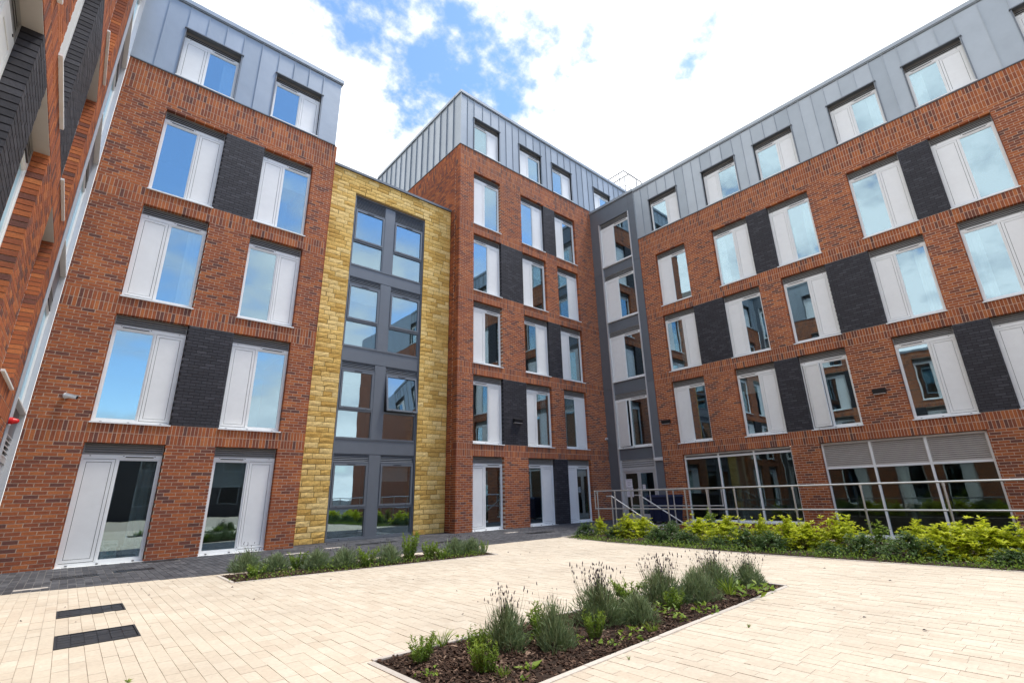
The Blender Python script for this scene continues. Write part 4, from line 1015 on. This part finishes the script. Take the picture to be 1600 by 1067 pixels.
def shrub_mesh(v, kind):
    k = ('sh', v, kind)
    if k not in PM:
        rng = np.random.default_rng(900+v*3+len(kind)); n = {'gold': 330, 'dark': 360, 'green': 190}[kind]
        r, h = {'gold': (.46, .52), 'dark': (.46, .36), 'green': (.22, .62)}[kind]
        p, d = mound(n, r, h, rng, .25); B = []; D = []; L = []; T = []
        ll = {'gold': .070, 'dark': .052, 'green': .05}[kind]
        for i in range(n):
            m = 7; ax = d[i]*.6+np.array([0, 0, .55])+rng.normal(size=3)*.3; ax /= np.linalg.norm(ax); t0 = np.clip(.25+.75*(np.linalg.norm(p[i]/[r, r, h]))*rng.uniform(.55, 1.0), 0, 1)  # outer leaves get the brighter tint: highlights and shaded inside painted as colour
            for j in range(m):
                a = j*2.4; o = np.array([math.cos(a), math.sin(a), 0.15])*.9+ax*rng.uniform(.1, .7); B.append(p[i]+ax*rng.uniform(-.02, .03)); D.append(o); L.append(ll*rng.uniform(.7, 1.25)); T.append(t0*rng.uniform(.75, 1.1))
        L = np.array(L); V, F = leaves(np.array(B), np.array(D), L, L*.42, .22, rng)
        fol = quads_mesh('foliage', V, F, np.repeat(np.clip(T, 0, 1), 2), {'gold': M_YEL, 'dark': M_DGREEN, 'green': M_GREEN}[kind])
        q = rng.choice(n, 40, False); b = np.zeros((40, 3)); b[:, :2] = rng.normal(size=(40, 2))*.05
        V, F = ribbons(b, p[q]-b, np.linalg.norm(p[q]-b, axis=1), np.full(40, .009), 0, rng)
        PM[k] = (fol, quads_mesh('branches', V, F, rng.uniform(0, 1, 80), M_WOOD))
    return PM[k]
def plant(name, meshes, x, y, z, sx, sz, lab, cat, grp):
    e = empty(name, (x, y, z), random.uniform(0, 6.28), lab, cat, grp); e.scale = (sx, sx, sz)
    for m in meshes:
        if m is not None:
            o = link(m.name.split('.')[0], m, e)
            if o.name.startswith(('flower', 'stems', 'branches', 'foliage')): o['kind'] = 'stuff'
    return e
ORD = ['first', 'second', 'third', 'fourth', 'fifth', 'sixth', 'seventh', 'eighth', 'ninth', 'tenth', 'eleventh', 'twelfth', 'thirteenth', 'fourteenth', 'fifteenth', 'sixteenth', 'seventeenth', 'eighteenth', 'nineteenth', 'twentieth']
def gpt(px, py): return at_plane(px, py, 2, 0.0)
def dep(p): return float((p-CAMP)@fwd)
# front bed: (px, py of the foot, height in px, width in px, flowers)
FL = [(792, 1014, 84, 62, 70), (868, 1012, 68, 56, 10), (938, 972, 78, 74, 100), (997, 972, 46, 56, 6), (1035, 942, 66, 62, 95), (1090, 938, 50, 54, 9), (1117, 916, 52, 56, 80), (1170, 913, 44, 46, 75)]
FL.sort()
for i, (px, py, hp, wp, nf) in enumerate(FL):
    p = gpt(px, py); D = dep(p); h = hp*D/F_PX; w = wp*D/F_PX
    hs = h/.46 if nf > 10 else h/.36
    lab = ORD[i]+' lavender bush from the left in the front bed, '+('with many dark flower heads' if nf > 10 else 'with hardly any flowers')
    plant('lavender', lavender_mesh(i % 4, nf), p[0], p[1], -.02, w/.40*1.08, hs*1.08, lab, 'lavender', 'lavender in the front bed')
FU = [(657, 1034, 42, 38), (745, 1016, 36, 26), (757, 1050, 52, 38), (930, 996, 42, 26), (982, 940, 34, 40), (1055, 951, 30, 28), (850, 990, 44, 40)]
FU.sort()
for i, (px, py, hp, wp) in enumerate(FU):
    p = gpt(px, py); D = dep(p)
    plant('herb', upright_mesh(i % 3), p[0], p[1], -.02, wp*D/F_PX/.25*1.25, hp*D/F_PX/.29*1.05, ORD[i]+' upright bright green herb from the left in the front bed', 'herb', 'green herbs in the front bed')
FG = [(690, 1008, 34), (787, 1056, 24), (1020, 986, 26), (1141, 928, 40)]
for i, (px, py, hp) in enumerate(FG):
    p = gpt(px, py); D = dep(p); s = hp*D/F_PX/.22
    plant('grass_tuft', grass_mesh(i % 2), p[0], p[1], -.02, s, s, ORD[i]+' thin grass tuft from the left in the front bed', 'grass tuft', 'grass tufts in the front bed')
FW = [(667, 1054, 26, 0), (772, 1052, 20, 0), (815, 1061, 24, 1), (827, 1044, 34, 1), (880, 1006, 26, 1), (905, 1002, 22, 0), (935, 1010, 24, 1), (957, 1006, 22, 0), (987, 994, 30, 0), (1008, 1000, 24, 1), (1040, 958, 30, 0), (1060, 968, 22, 0), (1078, 942, 28, 1), (1100, 956, 28, 0), (1172, 932, 36, 0), (1195, 922, 22, 0), (1165, 920, 26, 1), (835, 1000, 22, 0), (722, 1000, 20, 0)]
FW.sort()
for i, (px, py, wp, bigw) in enumerate(FW):
    p = gpt(px, py); D = dep(p); s = 1.3*wp*D/F_PX/(.24 if bigw else .17)
    plant('weed', weed_mesh(i % 3, bool(bigw)), p[0], p[1], -.025, s, s, ORD[i]+(' weed from the left in the front bed, broad leaved' if bigw else ' weed from the left in the front bed, small leaved'), 'weed', 'weeds in the front bed')
# back bed
BL = [(383, 892, 34, 40, 14), (429, 891, 30, 40, 6), (495, 887, 32, 40, 8), (538, 885, 32, 44, 12), (607, 879, 32, 34, 7), (711, 866, 28, 36, 14), (737, 864, 26, 32, 8)]
for i, (px, py, hp, wp, nf) in enumerate(BL):
    p = gpt(px, py); D = dep(p)
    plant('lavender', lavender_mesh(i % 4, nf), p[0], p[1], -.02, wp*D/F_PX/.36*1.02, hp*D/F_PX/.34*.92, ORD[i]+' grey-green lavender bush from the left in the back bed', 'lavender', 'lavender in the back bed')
BU = [(464, 888, 27, 28), (573, 884, 30, 32), (639, 876, 46, 32), (671, 872, 28, 30), (757, 862, 19, 14), (400, 900, 20, 30), (690, 872, 18, 22)]
BU.sort()
for i, (px, py, hp, wp) in enumerate(BU):
    p = gpt(px, py); D = dep(p)
    plant('herb', upright_mesh(i % 3), p[0], p[1], -.02, wp*D/F_PX/.27, hp*D/F_PX/.29, ORD[i]+' upright bright green herb from the left in the back bed', 'herb', 'green herbs in the back bed')
# right bed shrubs: (px, py of the middle, distance across the bed, kind, size)
SH = [(914, 830, 10.9, 'dark', .8, .8), (936, 822, 11.6, 'gold', .55, .75), (958, 830, 11.0, 'dark', .75, .7), (979, 830, 11.2, 'gold', .95, .92), (1003, 826, 11.6, 'gold', .9, .85), (1022, 838, 10.5, 'dark', .7, .8), (1043, 836, 10.9, 'dark', .95, 1.05), (1066, 842, 10.4, 'dark', .7, .75),
      (1089, 838, 11.0, 'gold', .95, .92), (1108, 826, 11.7, 'green', 1.0, .95), (1133, 836, 11.2, 'gold', 1.1, .9), (1112, 852, 10.2, 'dark', .6, .6), (1158, 850, 10.3, 'dark', .9, .9), (1186, 830, 11.8, 'gold', .6, .9), (1197, 852, 10.4, 'dark', .85, .85),
      (1226, 846, 11.0, 'gold', .9, .95), (1256, 846, 10.9, 'gold', .95, .85), (1305, 840, 11.1, 'gold', 1.1, 1.0), (1282, 860, 10.2, 'dark', .6, .55), (1338, 858, 10.5, 'dark', .9, .85), (1366, 846, 11.2, 'green', 1.0, .75), (1408, 862, 10.4, 'dark', 1.0, .95), (1424, 838, 11.5, 'gold', .7, .85),
      (1455, 858, 10.7, 'gold', .85, .75), (1492, 856, 10.9, 'gold', 1.1, .95), (1537, 854, 10.9, 'gold', 1.1, .95), (1576, 846, 11.2, 'green', 1.2, .8), (1602, 856, 10.9, 'gold', 1.0, .95), (1560, 872, 10.3, 'dark', .7, .6), (1640, 856, 11.0, 'gold', 1.1, .9), (1680, 860, 10.9, 'dark', 1.1, 1.0)]
SH.sort(); cnt = {}
KN = {'gold': ('golden yellow leafy shrub', 'golden_shrub'), 'dark': ('dark green leafy shrub', 'dark_shrub'), 'green': ('tall mid green shrub', 'green_shrub')}
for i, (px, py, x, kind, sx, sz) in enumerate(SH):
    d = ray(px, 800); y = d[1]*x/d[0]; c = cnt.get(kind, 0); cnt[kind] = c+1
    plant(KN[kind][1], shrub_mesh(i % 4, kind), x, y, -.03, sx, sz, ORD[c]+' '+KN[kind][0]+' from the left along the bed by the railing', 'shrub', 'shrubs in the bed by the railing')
# bark mulch, ground cover and litter
def chips(poly, n, seed, name, lab=None):
    rng = np.random.default_rng(seed); xs = [p[0] for p in poly]; ys = [p[1] for p in poly]; P = []
    while len(P) < n:
        x, y = rng.uniform(min(xs), max(xs)), rng.uniform(min(ys), max(ys))
        if inside(x, y, poly, -.012): P.append((x, y))
    P = np.array(P); L = rng.uniform(.012, .05, n)*rng.uniform(.6, 1.2, n); Wd = L*rng.uniform(.2, .6, n); H = rng.uniform(.002, .007, n); yaw = rng.uniform(0, 6.28, n); tilt = rng.normal(0, .35, n)
    cn = np.array([[-1, -1, -1], [1, -1, -1], [1, 1, -1], [-1, 1, -1], [-1, -1, 1], [1, -1, 1], [1, 1, 1], [-1, 1, 1]])*.5
    C = cn[None]*np.stack([L, Wd, H], 1)[:, None, :]
    z = C[..., 2]*np.cos(tilt)[:, None]+C[..., 0]*np.sin(tilt)[:, None]; x0 = C[..., 0]*np.cos(tilt)[:, None]-C[..., 2]*np.sin(tilt)[:, None]
    x = x0*np.cos(yaw)[:, None]-C[..., 1]*np.sin(yaw)[:, None]; y = x0*np.sin(yaw)[:, None]+C[..., 1]*np.cos(yaw)[:, None]
    hump = .02*np.sin(P[:, 0]*3.1)*np.sin(P[:, 1]*4.3)
    V = np.stack([x+P[:, 0:1], y+P[:, 1:2], z+(rng.uniform(-.008, .010, n)+hump*.5)[:, None]], -1).reshape(-1, 3)
    F = (BOXF[None]+(np.arange(n)*8)[:, None, None]).reshape(-1, 4)
    tag(link(name, quads_mesh(name, V, F, np.repeat(rng.uniform(0, 1, n)**1.4, 6), M_BARK)), kind='stuff')
chips(BED_FRONT, 15000, 1, 'bark_mulch'); chips(BED_BACK, 7000, 2, 'bark_mulch'); chips(BED_RIGHT[2:]+[(11.5, 1.0), (11.5, 9.9)][:1], 3000, 3, 'bark_mulch')
def cover(pts, name, mat, seed, spread, n, lmin, lmax):
    rng = np.random.default_rng(seed); pts = np.array(pts); k = rng.integers(0, len(pts), n); b = np.zeros((n, 3)); b[:, :2] = pts[k]+rng.normal(size=(n, 2))*spread
    b[:, 2] = np.abs(rng.normal(size=n))*.05-.01; d = rng.normal(size=(n, 3)); d[:, 2] = np.abs(d[:, 2])+.3; L = rng.uniform(lmin, lmax, n)
    V, F = leaves(b, d, L, L*.5, .2, rng); tag(link(name, quads_mesh(name, V, F, np.repeat(rng.uniform(.2, .9, n), 2), mat)), kind='stuff')
edge = [(9.72+.06*random.random()+max(0, (y-7)*.14), y) for y in np.arange(-1, 9.6, .12)]
edge = [(x+.12, y) for x, y in edge if random.random() < .8]
cover(edge, 'ground_cover', M_GREEN, 41, .10, 3000, .025, .06)
cover([(x, 9.02-(x-2.1)*.115+.12) for x in np.arange(2.25, 6.5, .1)], 'ground_cover', M_GREEN, 42, .12, 1300, .02, .05)
rng = np.random.default_rng(77); n = 70
b = np.zeros((n, 3)); b[:, 0] = rng.uniform(-.5, 9, n); b[:, 1] = rng.uniform(.5, 10, n); b[:, 2] = .004
ok = np.array([not any(inside(q[0], q[1], B, .05) for B in (BED_FRONT, BED_BACK, BED_RIGHT)) for q in b]); b = b[ok]
d = rng.normal(size=(len(b), 3)); d[:, 2] = .12; L = rng.uniform(.015, .045, len(b)); V, F = leaves(b, d, L, L*.5, .3, rng)
tag(link('fallen_leaves', quads_mesh('fallen_leaves', V, F, np.repeat(rng.uniform(0, 1, len(b)), 2), M_BUD)), kind='stuff')
for i, (px, py, s) in enumerate(((1170, 980, .35), (200, 1066, .5), (983, 1030, .3))):
    p = gpt(px, py); plant('seedling', (grass_mesh(0) if i != 1 else weed_mesh(1, True))[:1], p[0], p[1], 0, s*.5, s*.6, ('seedling growing in the paving right of the front bed', 'leafy seedling in the paving joints at the lower left', 'seedling in the paving just below the front bed')[i], 'seedling', 'seedlings in the paving')
